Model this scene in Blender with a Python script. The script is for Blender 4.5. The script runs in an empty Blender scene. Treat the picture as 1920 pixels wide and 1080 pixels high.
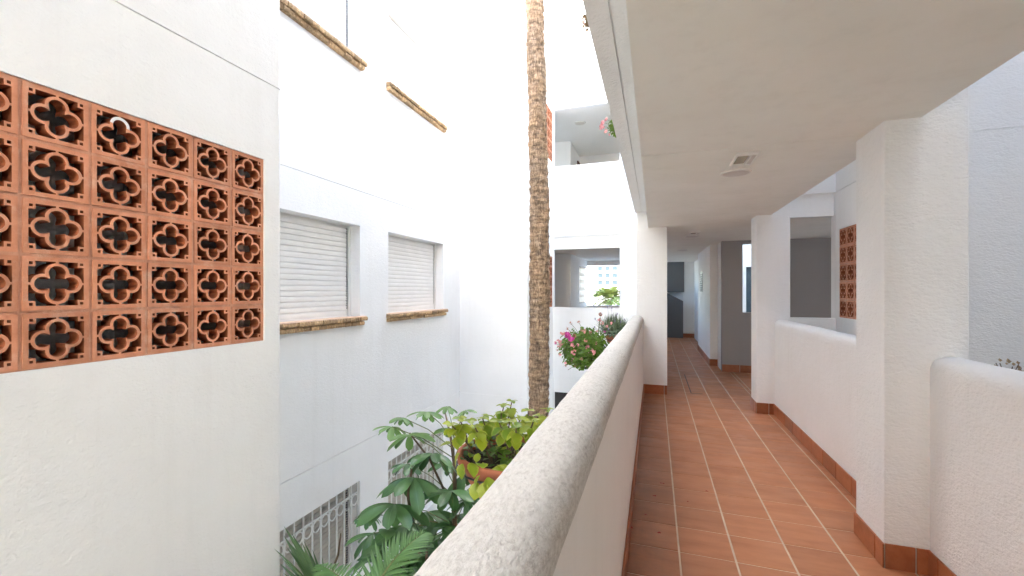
import bpy, bmesh, math, random
from mathutils import Vector, Matrix, noise
R = math.radians
random.seed(7)
sc = bpy.context.scene
col = sc.collection

# ------------------------------------------------------------------ camera, sky, sun, exposure
F_PX, CX, HY, TH, H = 832.6, 932.0, 545.0, 0.3403, 1.5
cam = bpy.data.cameras.new('camera'); cam_o = bpy.data.objects.new('camera', cam); col.objects.link(cam_o)
cam.sensor_width = 36; cam.lens = F_PX / 1920 * 36
cam.shift_x = (960 - CX) / 1920; cam.shift_y = (HY - 540) / 1920
cam.clip_start = 0.02; cam.clip_end = 3000
cam_o.location = (0, 0, H); cam_o.rotation_euler = (R(90), 0, TH)
sc.camera = cam_o

SUN_DIR = Vector((0.338, -0.941, 0.0)).normalized()      # horizontal direction towards the sun
SUN_EL = R(25)
world = bpy.data.worlds.new('World'); sc.world = world; world.use_nodes = True
wn = world.node_tree; bg = wn.nodes['Background']
sky = wn.nodes.new('ShaderNodeTexSky'); sky.sky_type = 'NISHITA'; sky.sun_disc = False
sky.sun_elevation = SUN_EL; sky.sun_rotation = math.atan2(SUN_DIR.x, SUN_DIR.y)
sky.air_density = 1.0; sky.dust_density = 1.0; sky.ozone_density = 1.0
wn.links.new(sky.outputs[0], bg.inputs[0]); bg.inputs[1].default_value = 0.15
sun = bpy.data.lights.new('sun', 'SUN'); sun.energy = 3.2; sun.angle = R(0.53); sun.color = (1.0, 0.98, 0.955)
sun_o = bpy.data.objects.new('sun', sun); col.objects.link(sun_o)
sd = Vector((SUN_DIR.x * math.cos(SUN_EL), SUN_DIR.y * math.cos(SUN_EL), math.sin(SUN_EL)))
sun_o.rotation_euler = sd.to_track_quat('Z', 'Y').to_euler(); sun_o.location = sd * 30
sc.view_settings.view_transform = 'Standard'; sc.view_settings.look = 'None'
sc.view_settings.gamma = 1.0; sc.view_settings.exposure = 4.08
sc.render.engine = 'CYCLES'
sc.cycles.max_bounces = 16; sc.cycles.diffuse_bounces = 12; sc.cycles.glossy_bounces = 4
sc.cycles.transmission_bounces = 6; sc.cycles.sample_clamp_indirect = 8; sc.cycles.use_denoising = True

# ------------------------------------------------------------------ materials
M = {}
def nodes(name):
    m = bpy.data.materials.new(name); m.use_nodes = True; M[name] = m
    nt = m.node_tree; return m, nt, nt.nodes['Principled BSDF']
def N(nt, t, **kw):
    n = nt.nodes.new(t)
    for k, v in kw.items():
        if k in n.inputs: n.inputs[k].default_value = v
        else: setattr(n, k, v)
    return n
def wpos(nt, scale=(1, 1, 1)):
    g = N(nt, 'ShaderNodeNewGeometry'); mp = N(nt, 'ShaderNodeMapping'); mp.inputs['Scale'].default_value = scale
    nt.links.new(g.outputs['Position'], mp.inputs['Vector']); return mp.outputs[0]
def ramp(nt, fac, stops):
    r = N(nt, 'ShaderNodeValToRGB'); e = r.color_ramp.elements
    while len(e) < len(stops): e.new(0.5)
    for i, (p, c) in enumerate(stops):
        e[i].position = p; e[i].color = (*c, 1) if len(c) == 3 else c
    nt.links.new(fac, r.inputs[0]); return r.outputs[0]
def noise_tex(nt, vec, scale, detail=4, rough=0.55):
    n = N(nt, 'ShaderNodeTexNoise', Scale=scale, Detail=detail, Roughness=rough)
    nt.links.new(vec, n.inputs['Vector']); return n.outputs[0]
def mix(nt, fac, a, b, mode='MIX'):
    m = N(nt, 'ShaderNodeMix', data_type='RGBA', blend_type=mode)
    for s, v in ((m.inputs[0], fac), (m.inputs[6], a), (m.inputs[7], b)):
        if hasattr(v, 'is_linked'): nt.links.new(v, s)
        elif isinstance(v, (int, float)): s.default_value = v
        else: s.default_value = (*v, 1)
    return m.outputs[2]
def bump(nt, b, h, strength, dist):
    n = N(nt, 'ShaderNodeBump', Strength=strength, Distance=dist)
    nt.links.new(h, n.inputs['Height']); nt.links.new(n.outputs[0], b.inputs['Normal']); return n
def orand(nt): return N(nt, 'ShaderNodeObjectInfo').outputs['Random']

def stucco(name, c, fine=70, dist=0.006, strength=0.55, dirt=0.05, streak=1.8):
    m, nt, b = nodes(name)
    v = wpos(nt, (1, 1, streak))
    n1 = noise_tex(nt, v, fine, 3, 0.6); n2 = noise_tex(nt, v, fine * 0.28, 3, 0.6)
    mm = N(nt, 'ShaderNodeMath', operation='ADD'); nt.links.new(n1, mm.inputs[0]); nt.links.new(n2, mm.inputs[1])
    bump(nt, b, mm.outputs[0], strength, dist)
    d = noise_tex(nt, wpos(nt), 1.3, 5, 0.6)
    f = ramp(nt, d, [(0.35, (1, 1, 1)), (0.75, (1 - dirt, 1 - dirt * 1.05, 1 - dirt * 1.25))])
    st = ramp(nt, noise_tex(nt, wpos(nt, (5, 5, 0.35)), 1.6, 5, 0.65), [(0.52, (1, 1, 1)), (0.80, (1 - dirt * 0.8, 1 - dirt * 0.85, 1 - dirt * 0.95))])
    cc = mix(nt, 1.0, c, f, 'MULTIPLY'); cc = mix(nt, 1.0, cc, st, 'MULTIPLY'); nt.links.new(cc, b.inputs['Base Color'])
    b.inputs['Roughness'].default_value = 0.88; b.inputs['Specular IOR Level'].default_value = 0.25
    return m
stucco('white_render', (0.885, 0.885, 0.88))
stucco('rough_render', (0.885, 0.88, 0.87), fine=48, dist=0.010, strength=0.6)
stucco('smooth_render', (0.86, 0.845, 0.82), fine=120, dist=0.0015, strength=0.25, dirt=0.04)
stucco('ceiling_plaster', (0.90, 0.885, 0.82), fine=120, dist=0.0015, strength=0.25, dirt=0.07)
stucco('shaded_render', (0.34, 0.305, 0.285), fine=90, dist=0.003, strength=0.4)  # white lobby walls, their lack of light put into the colour
stucco('grey_render', (0.16, 0.165, 0.17), fine=90, dist=0.002, strength=0.3)
stucco('inner_shade', (0.045, 0.036, 0.030), fine=40, dist=0.003, strength=0.4)  # unlit rooms: their darkness is put into the wall colour
stucco('gravel', (0.55, 0.54, 0.52), fine=40, dist=0.02, strength=1.0, dirt=0.15)  # courtyard bed colour, made pale to bounce light upwards
stucco('soil', (0.06, 0.045, 0.03), fine=60, dist=0.02, strength=1.0, dirt=0.3)

m, nt, b = nodes('coping')            # weathered, sprayed render on top of the parapets
v = wpos(nt, (1, 0.55, 1))
n1 = noise_tex(nt, v, 95, 4, 0.65); n2 = noise_tex(nt, v, 26, 4, 0.65)
ad = N(nt, 'ShaderNodeMath', operation='ADD'); nt.links.new(n1, ad.inputs[0]); nt.links.new(n2, ad.inputs[1])
bump(nt, b, ad.outputs[0], 0.75, 0.010)
g = N(nt, 'ShaderNodeNewGeometry'); sx = N(nt, 'ShaderNodeSeparateXYZ'); nt.links.new(g.outputs['Normal'], sx.inputs[0])
spots = ramp(nt, noise_tex(nt, wpos(nt, (1, 0.45, 1)), 105, 5, 0.75), [(0.44, (0, 0, 0)), (0.66, (1, 1, 1))])
patch = ramp(nt, noise_tex(nt, wpos(nt), 5, 5, 0.65), [(0.35, (0.25, 0.25, 0.25)), (0.68, (0.9, 0.9, 0.9))])
mk = mix(nt, 1.0, spots, patch, 'MULTIPLY')
c1 = mix(nt, mk, (0.66, 0.63, 0.585), (0.35, 0.31, 0.27))
nt.links.new(c1, b.inputs['Base Color']); b.inputs['Roughness'].default_value = 0.92

def clay(name, dark, light, rough=0.75, scale=18, bd=0.002, gloss=0.3, var=0.35, dust=0.0):
    m, nt, b = nodes(name)
    n1 = noise_tex(nt, wpos(nt), scale, 6, 0.65)
    c = ramp(nt, n1, [(0.3, dark), (0.7, light)])
    r = orand(nt); lo = 1 - var / 2; hi = 1 + var / 2
    k = ramp(nt, r, [(0.0, (lo, lo, lo)), (1.0, (hi, hi, hi))])
    c = mix(nt, 1.0, c, k, 'MULTIPLY')
    if dust: c = mix(nt, ramp(nt, noise_tex(nt, wpos(nt), 11, 6, 0.7), [(0.52, (0, 0, 0)), (0.74, (dust,) * 3)]), c, (0.72, 0.50, 0.38))
    nt.links.new(c, b.inputs['Base Color'])
    b.inputs['Roughness'].default_value = rough; b.inputs['Specular IOR Level'].default_value = gloss
    bump(nt, b, noise_tex(nt, wpos(nt), scale * 8, 4, 0.6), 0.5, bd)
    return m
clay('clay_block', (0.54, 0.215, 0.115), (0.66, 0.30, 0.18), var=0.22, dust=0.55)
clay('clay_hole_shade', (0.28, 0.078, 0.032), (0.40, 0.13, 0.058), var=0.2)  # sides of the block holes, their shade put into a darker clay
clay('clay_mortar', (0.50, 0.23, 0.14), (0.62, 0.33, 0.22), bd=0.004, var=0, dust=0.7)
clay('clay_pot', (0.32, 0.10, 0.05), (0.42, 0.15, 0.08), scale=9)
clay('skirting', (0.33, 0.105, 0.042), (0.43, 0.15, 0.068), rough=0.38, gloss=0.4)
clay('sill_brick', (0.22, 0.13, 0.06), (0.66, 0.45, 0.25), scale=44, bd=0.006, var=0.6)
clay('sill_tile', (0.66, 0.47, 0.34), (0.76, 0.58, 0.45), scale=22, var=0.2)

m, nt, b = nodes('floor_tile')         # flamed terracotta floor tiles
r = orand(nt)
off = N(nt, 'ShaderNodeVectorMath', operation='SCALE'); 
cmb = N(nt, 'ShaderNodeCombineXYZ'); nt.links.new(r, cmb.inputs[0]); nt.links.new(r, cmb.inputs[1])
nt.links.new(cmb.outputs[0], off.inputs[0]); off.inputs[3].default_value = 37
av = N(nt, 'ShaderNodeVectorMath', operation='ADD'); nt.links.new(wpos(nt, (1.6, 6.5, 1)), av.inputs[0]); nt.links.new(off.outputs[0], av.inputs[1])
n1 = noise_tex(nt, av.outputs[0], 1.5, 5, 0.6)
c = ramp(nt, n1, [(0.25, (0.41, 0.160, 0.070)), (0.52, (0.50, 0.208, 0.098)), (0.80, (0.58, 0.262, 0.132))])
k = ramp(nt, r, [(0, (0.93, 0.93, 0.93)), (1, (1.07, 1.06, 1.05))])
c = mix(nt, 1.0, c, k, 'MULTIPLY')
dr = ramp(nt, noise_tex(nt, wpos(nt), 2.2, 4, 0.6), [(0.45, (1, 1, 1)), (0.75, (0.84, 0.83, 0.83))])
c = mix(nt, 1.0, c, dr, 'MULTIPLY')
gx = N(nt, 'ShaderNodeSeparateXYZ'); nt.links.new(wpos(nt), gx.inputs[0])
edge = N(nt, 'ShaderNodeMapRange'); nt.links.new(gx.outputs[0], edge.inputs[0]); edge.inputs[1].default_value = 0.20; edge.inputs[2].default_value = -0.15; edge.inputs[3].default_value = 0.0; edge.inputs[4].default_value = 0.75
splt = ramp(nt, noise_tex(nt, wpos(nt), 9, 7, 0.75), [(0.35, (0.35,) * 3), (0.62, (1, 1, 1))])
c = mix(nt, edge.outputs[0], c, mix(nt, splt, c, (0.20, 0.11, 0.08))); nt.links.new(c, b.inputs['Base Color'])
rr = ramp(nt, noise_tex(nt, wpos(nt), 5, 4, 0.6), [(0.3, (0.34,) * 3), (0.7, (0.52,) * 3)])
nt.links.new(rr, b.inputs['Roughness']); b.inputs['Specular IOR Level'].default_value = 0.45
bump(nt, b, noise_tex(nt, wpos(nt), 26, 3, 0.5), 0.12, 0.004)

def plain(name, c, rough=0.5, metal=0.0, spec=0.5, var=0.0, bs=0, bd=0.001):
    m, nt, b = nodes(name)
    if var:
        k = ramp(nt, noise_tex(nt, wpos(nt), 6, 5, 0.6), [(0.3, tuple(x * (1 - var) for x in c)), (0.7, tuple(min(1, x * (1 + var)) for x in c))])
        nt.links.new(k, b.inputs['Base Color'])
    else: b.inputs['Base Color'].default_value = (*c, 1)
    b.inputs['Roughness'].default_value = rough; b.inputs['Metallic'].default_value = metal
    b.inputs['Specular IOR Level'].default_value = spec
    if bs: bump(nt, b, noise_tex(nt, wpos(nt), bs, 4, 0.6), 0.5, bd)
    return m
plain('grout', (0.64, 0.52, 0.39), 0.9, var=0.15, bs=80, bd=0.002)
plain('skirting_grout', (0.50, 0.44, 0.37), 0.9, var=0.12)
plain('shutter', (0.83, 0.82, 0.79), 0.45, var=0.03)
plain('shutter_tan', (0.50, 0.46, 0.40), 0.5, var=0.08)
plain('shutter_slot', (0.10, 0.10, 0.11), 0.7)
plain('white_metal', (0.74, 0.74, 0.72), 0.4, var=0.03)
plain('white_plastic', (0.78, 0.76, 0.71), 0.4)
plain('lamp_glass', (0.66, 0.61, 0.55), 0.35)
plain('emergency_pane', (0.42, 0.36, 0.26), 0.25)
plain('white_paint', (0.80, 0.78, 0.76), 0.6)
plain('green_bottle', (0.02, 0.13, 0.06), 0.15)
plain('wood', (0.11, 0.045, 0.025), 0.5, var=0.3, bs=40)
plain('wood_pale', (0.22, 0.13, 0.09), 0.6, var=0.2)
plain('dark_metal', (0.05, 0.05, 0.055), 0.4, metal=0.6)
plain('vent_metal', (0.40, 0.40, 0.40), 0.5)
plain('glass_dark', (0.06, 0.09, 0.11), 0.08)
plain('far_wall', (0.45, 0.44, 0.43), 0.9, var=0.04)
plain('far_glass', (0.02, 0.03, 0.036), 0.7, spec=0.1)
plain('stain', (0.10, 0.055, 0.04), 0.5)
plain('petal_red', (0.30, 0.015, 0.012), 0.6)
plain('ground', (0.36, 0.365, 0.37), 0.95, var=0.2, bs=10, bd=0.02)
plain('stem_brown', (0.10, 0.065, 0.035), 0.8, var=0.3)
plain('stem_green', (0.13, 0.16, 0.05), 0.7, var=0.3)
plain('petal_magenta', (0.62, 0.06, 0.34), 0.6, var=0.3)
plain('petal_pink', (0.72, 0.30, 0.30), 0.7, var=0.4)
plain('petal_dry', (0.42, 0.20, 0.15), 0.8, var=0.4)
plain('lavender', (0.26, 0.22, 0.34), 0.8, var=0.3)

def leafmat(name, dark, light, trans=0.35, rough=0.42, vein=None):
    m, nt, b = nodes(name)
    r = orand(nt)
    n1 = noise_tex(nt, wpos(nt), 14, 3, 0.5)
    ad = N(nt, 'ShaderNodeMath', operation='ADD'); nt.links.new(r, ad.inputs[0]); nt.links.new(n1, ad.inputs[1])
    hf = N(nt, 'ShaderNodeMath', operation='MULTIPLY'); nt.links.new(ad.outputs[0], hf.inputs[0]); hf.inputs[1].default_value = 0.5
    c = ramp(nt, hf.outputs[0], [(0.2, dark), (0.8, light)])
    if vein:
        uv = N(nt, 'ShaderNodeUVMap'); sp = N(nt, 'ShaderNodeSeparateXYZ'); nt.links.new(uv.outputs[0], sp.inputs[0])
        f = ramp(nt, sp.outputs[0], vein[1]); c = mix(nt, f, c, vein[0])
    nt.links.new(c, b.inputs['Base Color']); b.inputs['Roughness'].default_value = rough
    t = N(nt, 'ShaderNodeBsdfTranslucent'); nt.links.new(c, t.inputs[0])
    ms = N(nt, 'ShaderNodeMixShader'); ms.inputs[0].default_value = trans
    out = nt.nodes['Material Output']
    nt.links.new(b.outputs[0], ms.inputs[1]); nt.links.new(t.outputs[0], ms.inputs[2]); nt.links.new(ms.outputs[0], out.inputs[0])
    return m
leafmat('leaf_umbrella', (0.038, 0.10, 0.030), (0.10, 0.215, 0.068), 0.28, 0.30, ((0.10, 0.20, 0.08), [(0.0, (0.9,) * 3), (0.09, (0.0,) * 3)]))
leafmat('leaf_umbrella_young', (0.11, 0.22, 0.055), (0.21, 0.36, 0.115), 0.4, 0.33, ((0.16, 0.28, 0.10), [(0.0, (0.9,) * 3), (0.09, (0.0,) * 3)]))
leafmat('leaf_lime', (0.13, 0.25, 0.012), (0.40, 0.46, 0.035), 0.45, 0.42, ((0.40, 0.42, 0.06), [(0.55, (0.0,) * 3), (1.0, (0.85,) * 3)]))
leafmat('leaf_deep', (0.035, 0.09, 0.012), (0.13, 0.22, 0.025), 0.3, 0.42)
leafmat('leaf_palm', (0.09, 0.19, 0.055), (0.16, 0.31, 0.10), 0.35, 0.40)
leafmat('leaf_fan', (0.055, 0.12, 0.045), (0.14, 0.23, 0.10), 0.3, 0.45)
leafmat('leaf_geranium', (0.09, 0.19, 0.022), (0.26, 0.38, 0.06), 0.4, 0.5)
leafmat('leaf_lavender', (0.11, 0.16, 0.08), (0.22, 0.27, 0.16), 0.3, 0.6)
leafmat('leaf_far', (0.10, 0.14, 0.02), (0.24, 0.25, 0.06), 0.3, 0.5)
leafmat('leaf_dry', (0.30, 0.20, 0.11), (0.45, 0.34, 0.20), 0.3, 0.7)

m, nt, b = nodes('palm_bark')
v = wpos(nt, (1, 1, 0.22))
n1 = noise_tex(nt, v, 55, 6, 0.7); n2 = noise_tex(nt, wpos(nt, (0.7, 0.7, 2.6)), 9, 5, 0.65); n3 = noise_tex(nt, wpos(nt), 2.0, 4, 0.6)
c = ramp(nt, n1, [(0.32, (0.14, 0.096, 0.064)), (0.5, (0.40, 0.295, 0.205)), (0.68, (0.66, 0.53, 0.40))])
c2 = ramp(nt, n2, [(0.36, (0.42, 0.39, 0.37)), (0.62, (1.15, 1.08, 1.0))])
c = mix(nt, 1.0, c, c2, 'MULTIPLY')
c3 = ramp(nt, n3, [(0.4, (1.0, 0.95, 0.88)), (0.65, (1.0, 1.02, 1.05))])
c = mix(nt, 1.0, c, c3, 'MULTIPLY'); nt.links.new(c, b.inputs['Base Color']); b.inputs['Roughness'].default_value = 0.95
ad = N(nt, 'ShaderNodeMath', operation='ADD'); nt.links.new(n1, ad.inputs[0]); nt.links.new(n2, ad.inputs[1])
bump(nt, b, ad.outputs[0], 1.0, 0.02)

# ------------------------------------------------------------------ helpers
def wloc(p):
    v = Vector((0, 0, 0))
    while p is not None: v += p.location; p = p.parent
    return v
def link(name, me, parent=None, loc=None, rot=None):
    o = bpy.data.objects.new(name, me); col.objects.link(o)
    if parent is not None: o.parent = parent
    if loc is not None: o.location = loc
    if rot is not None: o.rotation_euler = rot
    return o
def tag(o, label=None, cat=None, group=None, kind=None):
    if label: o['label'] = label
    if cat: o['category'] = cat
    if group: o['group'] = group
    if kind: o['kind'] = kind
    return o
def thing(name, label, cat, loc=(0, 0, 0), group=None):
    o = link(name, None, None, loc); o.empty_display_size = 0.1
    return tag(o, label, cat, group)
class MB:
    def __init__(s): s.v = []; s.f = []; s.uv = {}
    def add(s, vs, fs):
        n = len(s.v); s.v += [tuple(p) for p in vs]; s.f += [tuple(i + n for i in q) for q in fs]; return s
    def box(s, x0, x1, y0, y1, z0, z1):
        return s.add([(x0,y0,z0),(x1,y0,z0),(x1,y1,z0),(x0,y1,z0),(x0,y0,z1),(x1,y0,z1),(x1,y1,z1),(x0,y1,z1)],
                     [(0,3,2,1),(4,5,6,7),(0,1,5,4),(1,2,6,5),(2,3,7,6),(3,0,4,7)])
    def tube(s, pts, rad, n=8, cap=True):
        pts = [Vector(p) for p in pts]; rads = rad if isinstance(rad, (list, tuple)) else [rad] * len(pts)
        base = len(s.v); prev = None
        for i, p in enumerate(pts):
            t = (pts[min(i + 1, len(pts) - 1)] - pts[max(i - 1, 0)]).normalized()
            if prev is None: a = t.orthogonal().normalized()
            else: a = (prev - t * prev.dot(t)).normalized()
            prev = a; bb = t.cross(a)
            for k in range(n):
                an = 2 * math.pi * k / n; s.v.append(tuple(p + (a * math.cos(an) + bb * math.sin(an)) * rads[i]))
        for i in range(len(pts) - 1):
            for k in range(n):
                s.f.append((base+i*n+k, base+i*n+(k+1)%n, base+(i+1)*n+(k+1)%n, base+(i+1)*n+k))
        if cap:
            s.f.append(tuple(base + k for k in reversed(range(n)))); e = base + (len(pts)-1)*n
            s.f.append(tuple(e + k for k in range(n)))
        return s
    def lathe(s, prof, c=(0,0,0), n=28):
        base = len(s.v)
        for r, z in prof:
            for k in range(n):
                a = 2*math.pi*k/n; s.v.append((c[0]+r*math.cos(a), c[1]+r*math.sin(a), c[2]+z))
        for i in range(len(prof)-1):
            for k in range(n):
                s.f.append((base+i*n+k, base+i*n+(k+1)%n, base+(i+1)*n+(k+1)%n, base+(i+1)*n+k))
        return s
    def prism(s, poly, y0, y1, axis='Y'):        # poly (a,z) swept along an axis
        n = len(poly)
        if axis == 'Y': vs = [(a, y0, z) for a, z in poly] + [(a, y1, z) for a, z in poly]
        else: vs = [(y0, a, z) for a, z in poly] + [(y1, a, z) for a, z in poly]
        return s.add(vs, [tuple(range(n)), tuple(reversed(range(n, 2*n)))] + [(i, i+n, (i+1)%n+n, (i+1)%n) for i in range(n)])
    def mesh(s, name, mat, off=(0,0,0), smooth=False, weld=False):
        me = bpy.data.meshes.new(name)
        me.from_pydata([(x-off[0], y-off[1], z-off[2]) for x, y, z in s.v], [], s.f); me.update()
        bm = bmesh.new(); bm.from_mesh(me)
        if weld: bmesh.ops.remove_doubles(bm, verts=bm.verts, dist=1e-5)
        bmesh.ops.recalc_face_normals(bm, faces=bm.faces); bm.to_mesh(me); bm.free()
        mats = mat if isinstance(mat, (list, tuple)) else [mat]
        for q in mats: me.materials.append(M[q])
        if smooth: me.polygons.foreach_set('use_smooth', [True]*len(me.polygons))
        return me
    def build(s, name, mat, parent=None, smooth=False, weld=False):
        return link(name, s.mesh(name, mat, wloc(parent), smooth, weld), parent)

def relief(name, axis, pos, nrm, u0, u1, z0, z1, thick, feats, mat, parent, bevel=None):
    """Wall with real openings, recesses and joints. axis 'X': face at x=pos, u runs along y; 'Y': face at y=pos, u along x."""
    us = sorted({u0, u1, *[min(max(q, u0), u1) for f in feats for q in f[:2]]})
    zs = sorted({z0, z1, *[min(max(q, z0), z1) for f in feats for q in f[2:4]]})
    def depth(i, j):
        if i < 0 or j < 0 or i >= len(us)-1 or j >= len(zs)-1: return thick
        uc, zc = (us[i]+us[i+1])/2, (zs[j]+zs[j+1])/2; d = 0.0
        for f in feats:
            if f[0] < uc < f[1] and f[2] < zc < f[3]: d = thick if f[4] is None else f[4]
        return d
    def P(u, z, d):
        return (pos - nrm*d, u, z) if axis == 'X' else (u, pos - nrm*d, z)
    b = MB()
    for i in range(len(us)-1):
        for j in range(len(zs)-1):
            d = depth(i, j); a0, a1, c0, c1 = us[i], us[i+1], zs[j], zs[j+1]
            if d < thick:
                b.add([P(a0,c0,d),P(a1,c0,d),P(a1,c1,d),P(a0,c1,d)], [(0,1,2,3)])
                b.add([P(a0,c0,thick),P(a1,c0,thick),P(a1,c1,thick),P(a0,c1,thick)], [(3,2,1,0)])
            for ni, nj, e0, e1 in ((i+1,j,(a1,c0),(a1,c1)), (i,j+1,(a0,c1),(a1,c1)), (i-1,j,(a0,c0),(a0,c1)), (i,j-1,(a0,c0),(a1,c0))):
                dn = depth(ni, nj)
                outside = ni < 0 or nj < 0 or ni >= len(us)-1 or nj >= len(zs)-1
                if dn > d and (outside or ni > i or nj > j or dn > d):
                    b.add([P(*e0,d),P(*e1,d),P(*e1,dn),P(*e0,dn)], [(0,1,2,3)])
    me = b.mesh(name, mat, wloc(parent), weld=True)
    if bevel:
        off = wloc(parent); bm = bmesh.new(); bm.from_mesh(me); es = []
        for e in bm.edges:
            ok = True
            for vv in e.verts:
                w = vv.co + off; u = w.y if axis == 'X' else w.x; q = w.x if axis == 'X' else w.y
                if abs(u - bevel[0]) > 1e-4 or abs(q - pos) > 1e-4: ok = False
            if ok: es.append(e)
        if es: bmesh.ops.bevel(bm, geom=es, offset=bevel[1], segments=4, affect='EDGES', profile=0.5)
        bm.to_mesh(me); bm.free()
    return link(name, me, parent)
def bevel_box(name, x0, x1, y0, y1, z0, z1, mat, parent, r=0.01, seg=2):
    me = MB().box(x0, x1, y0, y1, z0, z1).mesh(name, mat, wloc(parent))
    bm = bmesh.new(); bm.from_mesh(me); bmesh.ops.bevel(bm, geom=bm.edges[:], offset=r, segments=seg, affect='EDGES', profile=0.5)
    bm.to_mesh(me); bm.free(); return link(name, me, parent)
J = 0.009                                            # width of a render joint
def joint(u0, u1, z): return (u0, u1, z - J/2, z + J/2, 0.012)

STOREY = 2.9
# ------------------------------------------------------------------ ground
g = MB().add([(-900,-900,-2.9),(900,-900,-2.9),(900,900,-2.9),(-900,900,-2.9)], [(0,1,2,3)]).build('ground', 'ground'); tag(g, 'paved ground far below the walkway', 'ground', kind='structure')
g = MB().box(-3.15, -0.6, -6, 6.98, -2.89, -2.78).build('planting_bed', 'gravel'); tag(g, 'bed at the foot of the courtyard, made pale to bounce light up', 'ground', kind='structure')

# ------------------------------------------------------------------ corridor floor with separate tiles
PT = 0.2934; YE = 3.05; XC = [-0.15 + 0.003, 0.135, 0.4285, 0.722, 1.0155, 1.309, 1.3665]
floor = MB().box(-0.16, 1.40, -10, 6.9, -0.28, -0.003).box(-0.24, 1.40, 6.9, 9.101, -0.28, -0.003).box(1.40, 4.2, 6.44, 9.101, -0.28, -0.003).box(-3.4, 4.2, 9.101, 16.2, -0.28, -0.003).build('corridor_floor', 'grout')
tag(floor, 'terracotta tiled walkway floor with pale grout', 'floor', kind='structure')
tile_cache = {}
def tile_mesh(w, l):
    k = (round(w, 4), round(l, 4))
    if k not in tile_cache:
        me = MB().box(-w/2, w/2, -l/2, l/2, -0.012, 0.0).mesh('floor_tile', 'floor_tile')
        bm = bmesh.new(); bm.from_mesh(me)
        es = [e for e in bm.edges if all(v.co.z > -0.001 for v in e.verts)]
        bmesh.ops.bevel(bm, geom=es, offset=0.0025, segments=1, affect='EDGES'); bm.to_mesh(me); bm.free()
        tile_cache[k] = me
    return tile_cache[k]
GX, GY = 0.0105, 0.0078
rows = range(-4, 43)
def put_tile(xa, xb, ya, yb):
    w, l = xb - xa - GX, yb - ya - GY
    if w < 0.02 or l < 0.02: return
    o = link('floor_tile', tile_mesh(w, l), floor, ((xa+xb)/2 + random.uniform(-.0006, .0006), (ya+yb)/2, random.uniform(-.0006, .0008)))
    o.rotation_euler = (random.uniform(-.0015, .0015), random.uniform(-.0015, .0015), 0)
for r_ in rows:
    ya = YE + r_ * PT - PT; yb = ya + PT
    for ci in range(6):
        if ya > 12.6 and ci == 5: continue
        put_tile(XC[ci], XC[ci+1], ya, yb)
far = MB()
for r_ in range(14, 45):
    ya = YE + r_ * PT - PT
    for k in range(1, 9):
        xb = XC[1] - PT * k
        if ya < 9.11: continue
        far.box(xb + .005, xb + PT - .005, ya + .003, ya + PT - .003, -0.01, 0.0)
    for k in range(0, 8):
        if ya < 9.0: xb = XC[5] + PT * (k) + (0.06 if k == 0 else 0); far.box(xb + .005, XC[5] + PT*(k+1) - .005, ya + .003, ya + PT - .003, -0.01, 0.0)
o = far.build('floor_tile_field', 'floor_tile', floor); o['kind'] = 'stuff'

# ------------------------------------------------------------------ skirting tiles
SK_H, SK_T = 0.133, 0.011
def skirt(parent, axis, pos, nrm, u0, u1, start=None, z0=0.001):
    """individual skirting tiles along a wall face, with a pale grout strip behind them"""
    a, b2 = (u0, u1)
    def bx(p, q, d0, d1, zt, mat, nm, bev=False):
        n0, n1 = sorted((pos + nrm*d0, pos + nrm*d1))
        args = (n0, n1, p, q, z0, zt) if axis == 'X' else (p, q, n0, n1, z0, zt)
        if bev: bevel_box(nm, *args, mat, parent, 0.002, 1)
        else: MB().box(*args).build(nm, mat, parent)
    bx(a, b2, 0.0005, SK_T - 0.004, SK_H - 0.002, 'skirting_grout', 'skirting_grout')
    s = start if start is not None else a
    while s > a + 1e-6: s -= PT
    while s < b2 - 1e-6:
        p, q = max(s, a), min(s + PT, b2)
        if q - p > 0.025: bx(p + (.003 if p > a + 1e-6 else 0), q - (.003 if q < b2 - 1e-6 else 0), 0.0008, SK_T, SK_H + random.uniform(-.001, .001), 'skirting', 'skirting_tile', True)
        s += PT

# ------------------------------------------------------------------ parapets
def cap_profile(xa, xb, zb, zt, n=10):
    """outline of a wall with a softly rounded top, from bottom left, anticlockwise"""
    w = (xb - xa) / 2; cx = (xa + xb) / 2; h = 0.085
    p = []
    for k in range(n + 1):
        a = math.pi * k / n
        ex = 0.82
        p.append((cx + w * math.copysign(abs(math.cos(a)) ** ex, math.cos(a)), zt - h + h * math.sin(a) ** ex))
    return p
def parapet(name, label, xa, xb, y0, y1, ztop, zbot, inner):
    t = thing(name, label, 'wall', ((xa+xb)/2, y0, zbot))
    zs = ztop - 0.085
    MB().box(xa + .001, xb - .001, y0, y1, zbot, zs).build('wall', 'smooth_render' if inner == 'L' else 'rough_render', t)
    prof = cap_profile(xa, xb, zs, ztop, 16); b = MB(); nseg = max(4, int((y1-y0)/0.05))
    base = 0; rings = []
    for i in range(nseg + 1):
        y = y0 + (y1-y0)*i/nseg; ring = []
        for (x, z) in prof:
            d = noise.noise(Vector((x*14, y*3.1, z*14))) * 0.004 + noise.noise(Vector((x*45, y*30, z*45))) * 0.0018
            c = ((xa+xb)/2, zs); dx, dz = x-c[0], z-c[1]; l = max(1e-4, math.hypot(dx, dz))
            ring.append((x + dx/l*d, y, z + dz/l*d))
        rings.append(ring)
    n = len(prof); vs = [p for rg in rings for p in rg]
    fs = [(i*n+k, i*n+k+1, (i+1)*n+k+1, (i+1)*n+k) for i in range(nseg) for k in range(n-1)]
    fs += [tuple(range(n)), tuple(reversed(range(nseg*n, nseg*n+n)))]
    b.add(vs, fs); b.build('coping', 'coping' if inner == 'L' else 'rough_render', t, smooth=True)
    return t
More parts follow.
